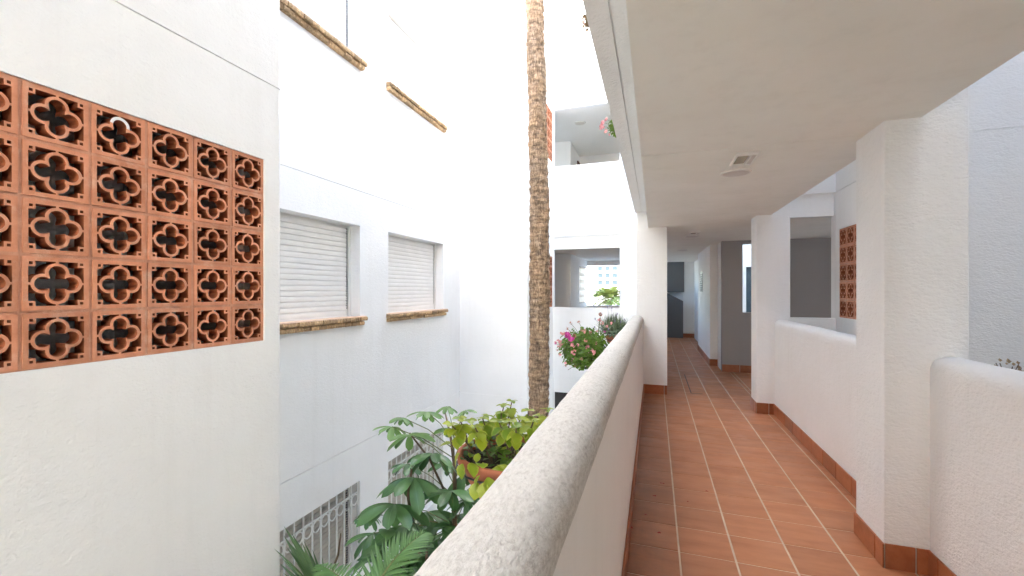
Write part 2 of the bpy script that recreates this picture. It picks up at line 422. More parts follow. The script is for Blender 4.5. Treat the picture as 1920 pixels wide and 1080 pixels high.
pl = parapet('parapet_wall', 'long white parapet with weathered rounded top, flower pots hanging outside', -0.327, -0.15, -10, 6.85, 1.137, -0.28, 'L')
skirt(pl, 'X', -0.15, 1, 0.0, 6.85, YE)
p1 = parapet('parapet_wall', 'short white parapet in the right foreground, nearest the camera', 1.37, 1.55, -10, 2.97, 1.155, -0.28, 'R')
skirt(p1, 'X', 1.37, -1, 0.0, 2.97, YE + .12)
p2 = parapet('parapet_wall', 'white parapet on the right running between the two square pillars', 1.37, 1.55, 3.33, 6.18, 1.15, -0.28, 'R')
skirt(p2, 'X', 1.37, -1, 3.33, 6.18, YE)

# ------------------------------------------------------------------ pillars
def pillar(label, x0, x1, y0, y1, ztop, faces):
    t = thing('pillar', label, 'pillar', ((x0+x1)/2, (y0+y1)/2, 0))
    bevel_box('shaft', x0, x1, y0, y1, -0.28, ztop, 'rough_render', t, 0.008, 3)
    for f in faces: skirt(t, *f)
    return t
pillar('broad white square pillar in the right foreground beside the terracotta floor', 1.175, 1.532, 2.97, 3.33, 6.0,
       [('X', 1.175, -1, 2.97 - SK_T, 3.33, 3.05 + .0), ('Y', 2.97, -1, 1.175, 1.37, 1.309 - PT)])
pillar('slimmer white pillar farther along the right side of the walkway', 1.179, 1.535, 6.18, 6.50, 6.0,
       [('X', 1.179, -1, 6.18 - SK_T, 6.50, 6.30), ('Y', 6.18, -1, 1.179, 1.37, 1.309 - PT)])
pillar('white pillar ending the weathered left parapet at the dark passage', -0.25, 0.175, 6.85, 7.25, 6.0,
       [('Y', 6.85, -1, -0.15, 0.175, 0.135 - PT)])

cw = thing('corridor_end_wall', 'white wall with a wooden door closing the walkway behind the viewer', 'wall', (0.6, -1.6, 0))
MB().box(-0.1495, 1.3695, -1.75, -1.6, 0.002, 2.419).build('wall', 'white_render', cw)
MB().box(0.2, 1.05, -1.599, -1.56, 0.003, 2.05).build('door', 'wood', cw)

# ------------------------------------------------------------------ ceiling and storey above
ZC = 2.42
ceil = thing('corridor_ceiling', 'warm white plastered ceiling over the walkway', 'ceiling', (0.6, 0, ZC)); ceil['kind'] = 'structure'
MB().box(-0.085, 1.335, -10, 3.2, ZC, 2.90).build('ceiling_panel', 'ceiling_plaster', ceil)
MB().box(-0.085, 1.335, 3.206, 6.85, ZC, 2.90).build('ceiling_panel', 'ceiling_plaster', ceil)
MB().box(-3.4, 1.56, 9.1015, 14.05, ZC, 2.90).box(-0.70, 1.56, 14.05, 16.2, ZC, 2.90).box(-0.24, 1.56, 6.8505, 8.9485, ZC, 2.90).box(0.1005, 1.56, 8.9485, 9.1015, ZC, 2.90).box(1.56, 4.2, 6.44, 9.3, ZC, 2.9).build('passage_ceiling', 'ceiling_plaster', ceil)
up = thing('upper_storey', 'underside and edge of the white storey over the left parapet', 'building', (0.6, 0, 2.65))
MB().box(-0.27, -0.175, -10, 6.9, 2.655, 4.05).build('upper_parapet', 'rough_render', up)
MB().box(-0.165, -0.085, -10, 6.9, 2.650, 4.04).build('edge_beam', 'white_render', up)
MB().box(-0.175, -0.165, -10, 6.9, 2.672, 4.03).build('drip_groove', 'white_render', up)
MB().box(1.15, 1.33, -10, 6.4, 2.9, 4.0).build('rear_parapet', 'white_render', up)
MB().box(-1.2, -0.3005, -10, 6.0, 5.75, 5.92).box(-2.075, -1.2005, -10, 0.2, 5.75, 5.90).build('light_cut_eave', 'white_render', up)  # unseen overhangs, added to cut skylight in the left courtyard
MB().box(-0.3, 1.5, -10, 16, 5.3, 7.15).build('roof_block', 'white_render', up)
MB().prism([(-0.299, 7.1505), (1.499, 7.1505), (1.499, 9.55)], -10, 3.19).build('sky_block_roof', 'skirting', up)  # unseen wedge, added to block sky above the left courtyard
MB().box(-0.3, 1.5, 3.2, 16, 7.1505, 8.35).build('roof_stair_block', 'white_render', up)

# ------------------------------------------------------------------ pierced clay blocks
BP = 0.205
def block_mesh():
    cu = bpy.data.curves.new('breeze_block', 'CURVE'); cu.dimensions = '2D'; cu.fill_mode = 'BOTH'; cu.extrude = 0.030; cu.resolution_u = 1
    S = (BP - 0.012) / 2; fr = S * 0.84; tb = S * 0.045; cb = S * 0.20
    a, Ro = S * 0.415, S * 0.372; Ri = S * 0.262
    def poly(pts):
        s = cu.splines.new('POLY'); s.points.add(len(pts) - 1); s.use_cyclic_u = True
        for p, q in zip(s.points, pts): p.co = (q[0], q[1], 0, 1)
    poly([(-S, -S), (S, -S), (S, S), (-S, S)])
    def lobe(rad, lim):
        # boundary of the union of four circles in the first quadrant from the +x axis to the +y axis
        # circles centred (a,0) and (0,a); meet on the diagonal
        k = (a + math.sqrt(max(0, 2 * rad * rad - a * a))) / 2
        ang = math.atan2(k, k - a); pts = []
        a0 = math.asin(min(1, lim / rad))
        for i in range(8): 
            t = a0 + (ang - a0) * i / 7; pts.append((a + rad * math.cos(t), rad * math.sin(t)))
        return pts + [(y, x) for x, y in reversed(pts[:-1])]
    q = lobe(Ro, tb)
    void = [(tb, fr), (fr - cb, fr), (fr - cb, fr - cb), (fr, fr - cb), (fr, tb)] + q
    for sx_, sy_ in ((1, 1), (-1, 1), (-1, -1), (1, -1)):
        poly([(x * sx_, y * sy_) for x, y in void])
        c0 = fr - cb * 0.36; h = cb * 0.26
        poly([((c0 + dx * h) * sx_, (c0 + dy * h) * sy_) for dx, dy in ((-1, -1), (1, -1), (1, 1), (-1, 1))])
    qi = lobe(Ri, 0.0); full = []
    for sx_, sy_, rev in ((1, 1, 0), (-1, 1, 1), (-1, -1, 0), (1, -1, 1)):
        p = [(x * sx_, y * sy_) for x, y in qi]
        if rev: p.reverse()
        full += p[:-1]
    poly(full)
    co = bpy.data.objects.new('tmp', cu); col.objects.link(co)
    dg = bpy.context.evaluated_depsgraph_get(); me = bpy.data.meshes.new_from_object(co.evaluated_get(dg))
    bpy.data.objects.remove(co); bpy.data.curves.remove(cu)
    me.name = 'breeze_block'; me.materials.clear(); me.materials.append(M['clay_block']); me.materials.append(M['clay_hole_shade'])
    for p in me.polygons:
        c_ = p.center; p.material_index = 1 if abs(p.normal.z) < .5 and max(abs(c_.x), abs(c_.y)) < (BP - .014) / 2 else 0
        p.use_smooth = False
    me.transform(Matrix.Rotation(R(90), 4, 'X')); return me          # now in XZ plane, thickness along Y
BLOCK = block_mesh()
def screen(parent, x, yend, z0, cols, nrm, face_off=0.005):
    """panel of pierced blocks on a wall x=const, ending at y=yend; nrm is the outward direction"""
    xc = x - nrm * (0.030 + face_off); off = wloc(parent); out = []
    for cidx in range(cols):
        for r_ in range(5):
            o = link('breeze_block', BLOCK, parent, Vector((xc + random.uniform(-.0012, .0012), yend - BP * (cidx + .5) + random.uniform(-.001, .001), z0 + BP * (r_ + .5))) - off,
                     (random.uniform(-.004, .004), 0, R(90) if nrm > 0 else R(-90))); out.append(((cidx, r_), o))
    mb = MB(); ya, yb = yend - BP * cols, yend; mt = 0.0075
    x0, x1 = sorted((x - nrm * (face_off + .004), x - nrm * (face_off + .055)))
    for c_ in range(cols + 1):
        y = yend - BP * c_; mb.box(x0, x1, max(ya, y - mt), min(yb, y + mt), z0, z0 + BP * 5)
    for r_ in range(6):
        z = z0 + BP * r_; mb.box(x0 + .0007, x1 - .0007, ya, yb, max(z0, z - mt), min(z0 + BP * 5, z + mt))
    mb.build('mortar_joints', 'clay_mortar', parent)
    return out

# near left tower
lt = thing('breeze_block_tower', 'white rendered tower wall at left with a large pierced clay block screen', 'building', (-2.08, 0, -2.9))
YC, NC = 2.056, 9
yb_ = 1.93; ya_ = yb_ - BP * NC; zb0 = 1.218
relief('wall', 'X', -2.08, 1, -10, YC, -2.9, 10.0, 0.16, [(ya_, yb_, zb0, zb0 + BP*5, None)] + [joint(-10, YC, z) for z in (2.685, -0.22, 5.58)], 'white_render', lt, bevel=(YC, 0.03))
MB().box(-5.0, -2.241, YC - 0.2, YC - 0.001, -2.9, 10.0).build('return_wall', 'white_render', lt)
MB().box(-3.6, -3.5, -2, 1.85, 0.0, 2.6).box(-3.6, -2.25, -2.1, -2, 0, 2.6).box(-3.6, -2.25, -2, 1.855, -0.1, 0.0).box(-3.6, -2.25, -2, 1.855, 2.6, 2.7).box(-2.5, -2.245, -2, 1.80, 1.0, 1.12).build('inner_room', 'inner_shade', lt)
MB().box(-5, -2.3, -7, 1.8, 9.8, 9.98).build('roof', 'white_render', lt)
scr = dict(screen(lt, -2.08, yb_, zb0, NC, 1))
# splash of white paint on one block (second column from the photo's left, top row)
pb = MB(); S = (BP - 0.012) / 2; a, Ro, Ri = S*.415, S*.374, S*.260
o = scr[(3, 4)]; cc = wloc(o)
n = 14; vs = []; 
for k in range(n + 1):
    t = R(-5) + R(175) * k / n
    for rr_, dx in ((Ri - .0005, 0.0312), (Ro + .0005, 0.0312)):
        vs.append((cc.x + dx, cc.y + rr_ * math.cos(t), cc.z + a + rr_ * math.sin(t)))
pb.add(vs, [(2*k, 2*k+1, 2*k+3, 2*k+2) for k in range(n)]); pb.build('paint_smear', 'white_paint', lt)
# green bottle lying on the ledge behind the screen
gb = thing('green_bottle', 'green bottle lying behind a bottom row hole of the clay screen', 'bottle', (-2.30, 1.17, 1.165))
gm = MB().lathe([(0.0, 0), (.034, 0), (.04, .01), (.04, .15), (.036, .18), (.016, .22), (.015, .27), (0, .27)], n=16).mesh('body', 'green_bottle', smooth=True)
gm.transform(Matrix.Rotation(R(90), 4, 'X')); link('body', gm, gb, (0, .1, .0))

# ------------------------------------------------------------------ window building on the left
XW = -3.16
wb = thing('courtyard_building', 'tall white courtyard building with roller shuttered windows and brick sills', 'building', (XW, 4.5, -2.9))
WIN = [(2.70, 4.247), (4.817, 6.362)]; ZW0, ZW1 = 1.205, 2.24
feats = [joint(YC - .2, 7.0, z) for z in (2.632, -0.235, 5.53)]
wins = []
for lev in (-1, 0, 1):
    for (y0, y1) in WIN:
        feats.append((y0, y1, ZW0 + lev*STOREY, ZW1 + lev*STOREY + (0.0 if lev else 0), None)); wins.append((lev, y0, y1))
relief('wall', 'X', XW, 1, 1.4, 7.0, -2.9, 8.4, 0.30, feats, 'white_render', wb)
MB().box(-6, -3.461, 1.4, 7.2, 8.2, 8.4).box(-3.75, -3.70, 2.0, 6.9, -2.9, 8.0).build('inner_wall', 'inner_shade', wb)
XS = XW - 0.146
slat_cache = {}
def slat_mesh(l, h, mat='shutter'):
    k = (round(l, 3), mat)
    if k not in slat_cache:
        prof = [(0, 0.0), (0.004, 0.002), (0.0056, h*0.3), (0.0064, h*0.5), (0.0056, h*0.72), (0.004, h-0.006), (0.0, h-0.0045)]
        slat_cache[k] = MB().prism([(x, z) for x, z in prof] + [(-0.004, h - .0045), (-0.004, 0)], 0, l).mesh('slat', mat)
    return slat_cache[k]
for lev, y0, y1 in wins:
    z0 = ZW0 + lev*STOREY; z1 = ZW1 + lev*STOREY
    wn_ = link('window', None, wb, Vector((XS, (y0+y1)/2, z0)) - wloc(wb)); off = wloc(wn_)
    MB().box(XS - .02, XS + .022, y1 - 0.035, y1 - .001, z0, z1 - .001).box(XS - .02, XS + .022, y0 + .001, y0 + 0.035, z0, z1 - .001).box(XS - .05, XS - .021, y0 + .001, y1 - .001, z0, z1 - .001).build('frame', 'shutter', wn_)
    hs = 0.0545; nsl = int((z1 - z0 - 0.035) / hs) + 1; sm = slat_mesh(y1 - y0 - 0.112, hs, 'shutter' if lev >= 0 else 'shutter_tan')
    for k in range(nsl):
        zz = z0 + 0.022 + k * hs
        if zz + hs > z1 - 0.001: break
        link('slat', sm, wn_, Vector((XS, y0 + .05, zz)) - off)
    sl = MB()
    for k in range(nsl * 2):
        zz = z0 + .09 + k * hs / 2
        if zz > z1 - .02: break
        sl.box(XS - .004, XS + .004, y1 - .0605, y1 - .0365, zz, zz + hs / 2 * .55)
    sl.build('guide_slots', 'shutter_slot', wn_)
    MB().box(XS - .01, XS - .006, y1 - .062, y1 - .036, z0, z1).build('guide', 'shutter', wn_)
    MB().box(XS, XS + .010, y0 + .05, y1 - .05, z0 + .001, z0 + .021).build('bottom_rail', 'shutter', wn_)
    if lev >= 0:                                      # brick sill: tile top and two rough courses of brick ends
        ye = y1 + 0.05; y = ye; k = 0
        MB().box(XS - .005, XW + 0.0, y0 + .002, y1 - .002, z0 - .03, z0 + .0005).build('sill_bed', 'sill_tile', wn_)
        MB().box(XW + .0005, XW + .058, y0 - .045, y1 + .045, z0 - .002, z0 + .007).build('sill_top', 'sill_tile', wn_)
        for course, (zt, zb, prj) in enumerate(((z0 + .0, z0 - .048, .070), (z0 - .050, z0 - .098, .050))):
            y = ye - (0.0 if course == 0 else 0.03)
            while y > y0 - 0.05:
                w = random.uniform(.085, .125); ya = max(y - w, y0 - .05)
                if y - ya < .03: break
                bo = MB(); x1 = XW + prj + random.uniform(-.012, .004); x0 = XW - (.06 if course == 0 else .0) + .0015 + (0 if course else -.0)
                if course == 0: x0 = XW + .0015
                segs = 5; vs = []
                nx = 3
                for a_ in range(segs + 1):
                    yy = ya + .003 + (y - ya - .006) * a_ / segs
                    jx = noise.noise(Vector((yy*55, zt*9, course*7.3))) * .009; jz = noise.noise(Vector((yy*70, 3.3, zt*5))) * .006
                    vs += [(x0, yy, zb + .002), (x1 + jx - .004, yy, zb + .003 + abs(jz)), (x1 + jx + .003, yy, (zb+zt)/2 + jz), (x1 + jx*1.5 - .003, yy, zt - .002 - abs(jz)*.8), (x0, yy, zt - .0005)]
                fs = [(i*5+q, i*5+q+1, (i+1)*5+q+1, (i+1)*5+q) for i in range(segs) for q in range(4)] + [(i*5+4, i*5, (i+1)*5, (i+1)*5+4) for i in range(segs)]
                fs += [(0,1,2,3,4), tuple(segs*5+q for q in (4,3,2,1,0))]
                bo.add(vs, fs); bo.build('sill_brick', 'sill_brick', wn_)
                y = ya
    else:                                             # ground floor windows carry a white grille with rings
        XG = XW - 0.03; gr = MB(); nb = 13; pitch = (y1 - y0) / nb
        for k in range(nb + 1):
            y = min(max(y0 + k * pitch, y0 + .012), y1 - .012)
            MB().box(XG - .006, XG + .006, y - .007, y + .007, z0 + .02, z1 - .002).build('grille_bar', 'white_metal', wn_)
        for zz in (z1 - .13, z0 + .10):
            MB().box(XG - .005, XG + .0075, y0, y1, zz - .007, zz + .007).build('grille_rail', 'white_metal', wn_)
        for k in range(nb):
            yc = y0 + (k + .5) * pitch; zc_ = z1 - .20
            pts = [(XG, yc + pitch*.44*math.cos(2*math.pi*i/18), zc_ + .058*math.sin(2*math.pi*i/18)) for i in range(19)]
            MB().tube(pts, .0065, 6, False).build('grille_ring', 'white_metal', wn_)
        MB().box(XW - .14, XW + .03, y0, y1, z0 - .05, z0 + .001).build('sill', 'white_render', wn_)

# ------------------------------------------------------------------ gallery tower behind the palm
gt = thing('gallery_tower', 'white tower behind the palm trunk with open galleries and small clay screens', 'building', (-1.9, 8.0, -2.9))
YB, XF, YF = 7.0, -1.96, 8.95
relief('back_wall', 'Y', YB, -1, XW, XF, -2.9, 10.5, 0.2, [joint(XW, XF, z) for z in (2.625, -0.25, 5.5)], 'white_render', gt)
zs_ = (1.17, 4.10)
relief('side_wall', 'X', XF, 1, YB + .2005, YF + .2, -2.9, 10.5, 0.16, [(8.92 - BP*4, 8.92, z, z + BP*5, None) for z in zs_] + [joint(YB, YF, z) for z in (2.605, -0.26, 5.49)], 'white_render', gt)
for z in zs_: screen(gt, XF, 8.92, z, 4, 1)
MB().box(-3.0, -2.9, 7.21, 9.1, 0, 5.6).box(-2.9, -2.125, 7.21, 9.1, 5.4, 5.6).box(-2.9, -2.125, 7.21, 9.1, 2.5, 2.7).box(-2.9, -2.125, 7.205, 7.25, 0, 5.4).box(-2.9, -2.125, 9.05, 9.1, 0, 5.4).build('screen_room', 'inner_shade', gt)
MB().box(XW, 0.1, 7.201, 9.2, 8.3, 8.39).build('roof', 'white_render', gt)
ox0, ox1 = XF + .012, -0.635
ff = [joint(XF, 0.1, z) for z in (2.605, -0.26, 5.49)]
for dz in (0, 2.87):
    ff += [(ox0, ox1, 1.16 + dz, 2.345 + dz, None), (ox0, ox1, 2.345 + dz, 2.60 + dz, 0.05)]
ff += [(ox0, ox1, -1.7, -0.58, None), (ox0, ox1, -0.58, -0.27, 0.05)]
relief('front_wall', 'Y', YF, -1, XF + .001, 0.1, -2.9, 10.5, 0.15, ff, 'white_render', gt)
# gallery interiors (lower and upper)
gi = MB()
gi.box(-3.4, XF - .0, 11.0, 11.15, 0.0, ZC)                                   # grey wall facing us
gi.box(XF - .14, XF - .0, 11.151, 13.9, 0.0, 1.15).box(XF - .14, XF, 11.151, 13.9, 2.2, ZC).box(XF - .14, XF, 11.151, 12.35, 1.15, 2.2)
gi.box(-3.4, XF - .161, 9.101, 9.2, 0, ZC)
gi.box(-3.5, -3.4, 9.1, 11.15, 0, ZC)
gi.box(XF, -0.62, 13.9, 14.05, 0.0, 1.05).box(XF - .14, 0.05, 13.9, 14.05, 2.27, ZC).box(-0.66, -0.58, 13.9, 14.05, 0.0, 2.27)
gi.build('lower_gallery_wall', 'white_render', gt)
gu = MB(); Z2 = 2.9
gu.box(-3.4, XF, 11.0, 11.15, Z2, 5.3).box(XF - .14, XF, 11.151, 13.5, Z2, 5.3).box(XF, 0.1, 12.4, 12.55, Z2, 5.3).box(-3.5, -3.4, 9.1, 11.15, Z2, 5.3).box(-.05, .1, 9.11, 12.4, Z2, 5.3)
gu.build('upper_gallery_wall', 'white_render', gt)
MB().box(-3.5, 0.1, 9.101, 14, 5.22, 5.3).box(-3.5, -0.31, 9.101, 14, 5.30, 5.6).build('upper_gallery_ceiling', 'smooth_render', gt)
MB().box(-3.2, 0.1, 9.4, 9.5, -2.9, -0.3).box(-3.2, 0.1, 9.11, 9.5, -2.9, -2.7).build('ground_gallery_wall', 'inner_shade', gt)
sh = link('louvre_shutter', None, gt, Vector((XF, 13.1, 1.2)) - wloc(gt))
MB().box(XF - .10, XF - .06, 12.36, 13.89, 1.15, 2.2).build('panel', 'wood', sh)
for k in range(5):
    z = 1.17 + k * .205
    MB().box(XF - .06, XF - .040, 12.37, 13.88, z + .02, z + .15).build('slat', 'wood', sh)
    MB().box(XF - .06, XF - .045, 12.37, 13.88, z + .155, z + .205).build('rail', 'wood_pale', sh)
MB().box(XF, XF + .03, 12.0, 12.39, 3.4, 5.0).build('upper_shutter', 'wood', gt)

# ------------------------------------------------------------------ passage beyond the pillars
pw = thing('passage_wall', 'white passage wall with a small grey vent grille, deep in the corridor', 'wall', (1.12, 10.5, 0))
bevel_box('wall', 1.05, 1.20, 9.80, 12.4, 0, ZC, 'white_render', pw, .006)
skirt(pw, 'X', 1.05, -1, 9.79, 12.4); skirt(pw, 'Y', 9.80, -1, 1.05, 1.2)
for k in range(8):
    MB().box(1.036, 1.0495, 11.25, 11.75, 1.50 + k*.052, 1.53 + k*.052).build('vent_slat', 'dark_metal', pw)
MB().box(1.043, 1.0492, 11.22, 11.78, 1.47, 1.94).build('vent_frame', 'vent_metal', pw)
dw = thing('lobby_wall', 'dim wall with an open hatch onto the rear courtyard, behind the slimmer pillar', 'wall', (2.0, 9.17, 0))
relief('wall', 'Y', 9.17, -1, 1.185, 4.2, 0, ZC, 0.16, [(1.525, 2.15, 1.10, 2.36, None)], 'shaded_render', dw)
MB().box(1.187, 1.30, 9.331, 9.80, 0, ZC).build('wall_return', 'white_render', dw)
skirt(dw, 'Y', 9.17, -1, 1.185, 3.0)
MB().box(4.0, 4.15, 6.45, 9.169, 0, ZC).build('side_wall', 'shaded_render', dw)
ew = thing('passage_end_wall', 'pale blue white wall closing the far end of the passage', 'wall', (1.2, 15.4, 0))
MB().box(0.87, 4.0, 15.4, 15.55, 0, ZC).build('wall', 'white_render', ew)
skirt(ew, 'Y', 15.4, -1, 0.87, 3.0)
MB().box(1.20, 1.25, 12.4, 15.39, 0, ZC).build('side_wall', 'white_render', ew)
st = thing('staircase', 'dark grey staircase side and sloped underside at the passage end', 'staircase', (0.4, 15, 0))
MB().prism([(-0.6, 0), (0.86, 0), (0.86, 1.17), (0.38, 1.43), (-0.6, 1.9)], 15.2, 15.32, 'Y').build('side_panel', 'grey_render', st)
MB().add([(-.6, 15.33, ZC), (.9, 15.33, ZC), (.9, 15.36, 1.45), (-.6, 15.36, 1.45), (-.6, 15.9, ZC), (.9, 15.9, ZC), (.9, 15.9, 1.45), (-.6, 15.9, 1.45)],
         [(0,1,2,3), (0,4,5,1), (3,2,6,7), (0,3,7,4), (1,5,6,2)]).build('sloped_soffit', 'grey_render', st)
MB().box(-0.75, 3.2, 15.92, 16.0, 0, ZC + .6).build('back_wall', 'white_render', st)
MB().box(-0.72, -0.62, 14.051, 15.919, 0, 1.75).build('side_wall', 'white_render', st)  # added wall, holds daylight off the end of the passage
lw = thing('passage_side_wall', 'white side wall behind the pillar that ends the left parapet', 'wall', (0, 8, 0))
MB().box(-0.05, 0.10, 7.251, 8.948, 0, ZC).build('wall', 'white_render', lw)

# ------------------------------------------------------------------ tower on the right side
rt = thing('corner_tower', 'bluish white corner tower across the right courtyard with a clay block screen', 'building', (2.03, 5.2, -2.9))
XR, YR0, YR1 = 2.03, 4.233, 6.30
JZ = 2.668
relief('side_wall', 'X', XR, -1, YR0 + .1995, YR1 + .15, -2.9, 9.0, 0.16, [(6.212 - BP*5, 6.212, 1.19, 1.19 + BP*5, None)] + [joint(YR0, YR1, z) for z in (JZ, JZ - STOREY)], 'white_render', rt)
relief('front_wall', 'Y', YR0 - .001, -1, XR, 9.0, -2.9, 9.0, 0.2, [joint(XR, 9, z) for z in (JZ, JZ - STOREY)], 'rough_render', rt)
relief('gallery_wall', 'Y', YR1, -1, 1.536, XR - .001, -2.9, 7.8, 0.14, [(1.56, XR - .005, 1.17, 2.395, None), (1.56, XR - .005, 2.395, JZ, 0.05)], 'white_render', rt)
screen(rt, XR, 6.212, 1.19, 5, -1)
MB().box(2.9, 3.0, 4.44, 6.44, 0, 2.9).box(2.195, 2.9, 4.44, 6.44, 2.5, 2.9).box(2.195, 2.9, 6.44, 6.5, 0, 2.9).box(2.195, 2.9, 4.435, 4.5, 0, 2.9).box(2.195, 2.9, 4.5, 6.44, 0, .1).build('screen_room', 'inner_shade', rt)
rs = thing('rear_side_light_block', 'pale block added at the right to darken the rear courtyard', 'building', (5, 11.5, -2.9))
MB().box(2.9, 7, 9.4, 13.45, -2.9, 8.6).build('wall', 'white_render', rs)  # mass added to narrow the rear courtyard and darken it
rb = thing('rear_courtyard_house', 'pale blue house wall with a dark window seen through the far hatch', 'building', (3, 13.5, -2.9))
relief('wall', 'Y', 13.5, -1, 1.25, 7, -2.9, 8.6, 0.2, [(2.33, 3.0, 0.6, 2.15, 0.12), joint(1.3, 7, 2.6)], 'white_render', rb)
MB().box(2.34, 2.99, 13.60, 13.615, 0.61, 2.14).build('window', 'glass_dark', rb)
sb_ = thing('side_light_block', 'unseen white block added to cut light in the right courtyard', 'building', (6.5, 0, -2.9))
MB().box(3.0, 9.0, -9.9, 4.2, -2.9, 11).build('wall', 'white_render', sb_)  # out-of-view mass, added to keep light from the right courtyard
ts = thing('overhead_shade_slab', 'unseen slab added to shade the near end of the right courtyard', 'light blocker', (2.6, 0, 2.7))
MB().box(1.56, 2.995, -1.99, 2.1, 2.75, 2.95).build('slab', 'white_render', ts)  # out-of-view slab, added to dim the near pillar and parapet
rh = thing('rear_light_block', 'unseen white blocks behind the viewer, added to cut light', 'building', (4, -7, -2.9))
MB().box(1.6, 2.99, -9.9, -2.0, -2.9, 11).box(-2.3, 1.59, -12, -10.05, -2.9, 1.9).build('wall', 'white_render', rh)  # masses behind the camera, added to hold back sun and sky

# ------------------------------------------------------------------ lamps on the ceiling (unlit)
def round_lamp(label, x, y, z, r=0.108):
    t = thing('ceiling_light', label, 'ceiling light', (x, y, z), 'unlit round ceiling lights')
    MB().lathe([(0, -.012), (r*.82, -.012), (r*.86, -.010)], (x, y, z)).build('diffuser', 'lamp_glass', t, True)
    MB().lathe([(r*.86, -.006), (r*.86, -.014), (r*.97, -.012), (r, -.004), (r, -.0005)], (x, y, z)).build('trim_ring', 'white_plastic', t, True)
round_lamp('round flush ceiling light beside the rectangular emergency fitting', 0.597, 3.87, ZC)
round_lamp('small round ceiling light just past the pillars in the dim passage', 0.60, 8.15, ZC)
round_lamp('farthest round ceiling light near the vent grille', 0.60, 10.9, ZC)
round_lamp('round ceiling light inside the upper gallery', -1.55, 9.9, 5.22, .12)
def emergency(label, x0, x1, y0, y1):
    t = thing('emergency_light', label, 'light', ((x0+x1)/2, (y0+y1)/2, ZC), 'rectangular emergency lights'); w = .014; z0 = ZC - .022; z1 = ZC - .0006; xm = x0 + (x1-x0)*.66
    for a in ((x0, x1, y0, y0+w), (x0, x1, y1-w, y1), (x0, x0+w, y0+w, y1-w), (x1-w, x1, y0+w, y1-w), (xm-w/2, xm+w/2, y0+w, y1-w)):
        bevel_box('frame', *a, z0, z1, 'white_plastic', t, .003, 1)
    MB().box(x0+w, xm-w/2, y0+w, y1-w, ZC - .006, z1).build('pane', 'emergency_pane', t)
    MB().box(xm+w/2, x1-w, y0+w, y1-w, ZC - .012, z1).build('battery_cover', 'lamp_glass', t)
emergency('rectangular recessed emergency light fitting on the near ceiling', 0.515, 0.660, 3.33, 3.61)
emergency('small emergency light fitting on the dim passage ceiling', 0.53, 0.68, 7.55, 7.80)

# ------------------------------------------------------------------ floor details
fh = thing('floor_hatch', 'dark edged cover plate set in the passage floor tiles', 'hatch', (0.6, 7.9, 0))
MB().box(0.50, 0.515, 7.05, 8.6, 0.0025, 0.004).box(0.5151, 0.66, 7.05, 7.075, 0.0025, 0.004).build('edge_strip', 'stain', fh)
def petal(px, py, s, lab):
    r = (px - CX) / F_PX; dz = (HY - py) / F_PX; t = -H / dz
    sn, cs = math.sin(TH), math.cos(TH); x, y = (r*cs - sn)*t, (cs + r*sn)*t
    me = bpy.data.meshes.new('petal'); n = 9; vs = []; 
    for k in range(n):
        a = 2*math.pi*k/n; q = 1.3 * s * random.uniform(.45, 1.1); vs.append((q*math.cos(a), q*math.sin(a)*.7, random.uniform(.0015, .006)))
    vs.append((0, 0, .004)); me.from_pydata(vs, [], [(k, (k+1)%n, n) for k in range(n)]); me.materials.append(M['petal_red'])
    tag(link('fallen_petal', me, None, (x, y, 0.001)), lab, 'petal', 'fallen red petals on the floor')
for a in ((1241, 907, .014, 'farthest dried red petal lying in the tile column along the left parapet'),
          (1228, 931, .012, 'dark red petal just nearer than the farthest one by the left parapet'),
          (1289, 941, .008, 'tiny red petal speck inside the second tile column from the left'),
          (1325, 922, .010, 'dried red petal on a joint at the right edge of the second tile column'),
          (1211, 966, .007, 'tiny red petal speck alone on a left column tile'),
          (1184, 991, .013, 'dried red petal touching the skirting under the left parapet'),
          (1236, 1000, .013, 'nearest dried red petal, in the middle of a left column tile')): petal(*a)

# ------------------------------------------------------------------ palm trunk
pt = thing('palm_tree', 'tall bare palm trunk with shaggy brown bark standing in the courtyard', 'tree', (-1.56, 6.13, -2.8))
PX, PY = -1.56, 6.13
pm = MB(); nr = 620; n = 40
for i in range(nr + 1):
    z = -2.8 + 15.0 * i / nr
    rad = 0.150 + 0.020 * max(0, (1.2 - z) / 4.0) - 0.016 * max(0, (z - 1) / 8) 
    rad *= 0.90
    cx_ = PX + 0.03 * math.sin(z * .55) - 0.012 * (z - 1.5); cy_ = PY + 0.02 * math.sin(z * .4 + 1)
    ringb = 0.0055 * math.sin(z * 48 + 2.2 * noise.noise(Vector((0, 0, z * 3))))
    for k in range(n):
        a = 2*math.pi*k/n; ca, sa = math.cos(a), math.sin(a)
        d = 0.020 * noise.noise(Vector((ca*1.6, sa*1.6, z*1.5))) + 0.014 * noise.noise(Vector((ca*2.6, sa*2.6, z*4))) + 0.014 * noise.noise(Vector((ca*7, sa*7, z*9))) + 0.010 * noise.noise(Vector((ca*16, sa*16, z*14 + 5)))
        rr_ = rad + ringb + d; pm.v.append((cx_ + rr_*ca, cy_ + rr_*sa, z))
for i in range(nr):
    for k in range(n): pm.f.append((i*n+k, i*n+(k+1)%n, (i+1)*n+(k+1)%n, (i+1)*n+k))
pm.build('trunk', 'palm_bark', pt, False)
fl_ = MB()                                             # loose fibres and old leaf bases standing off the trunk
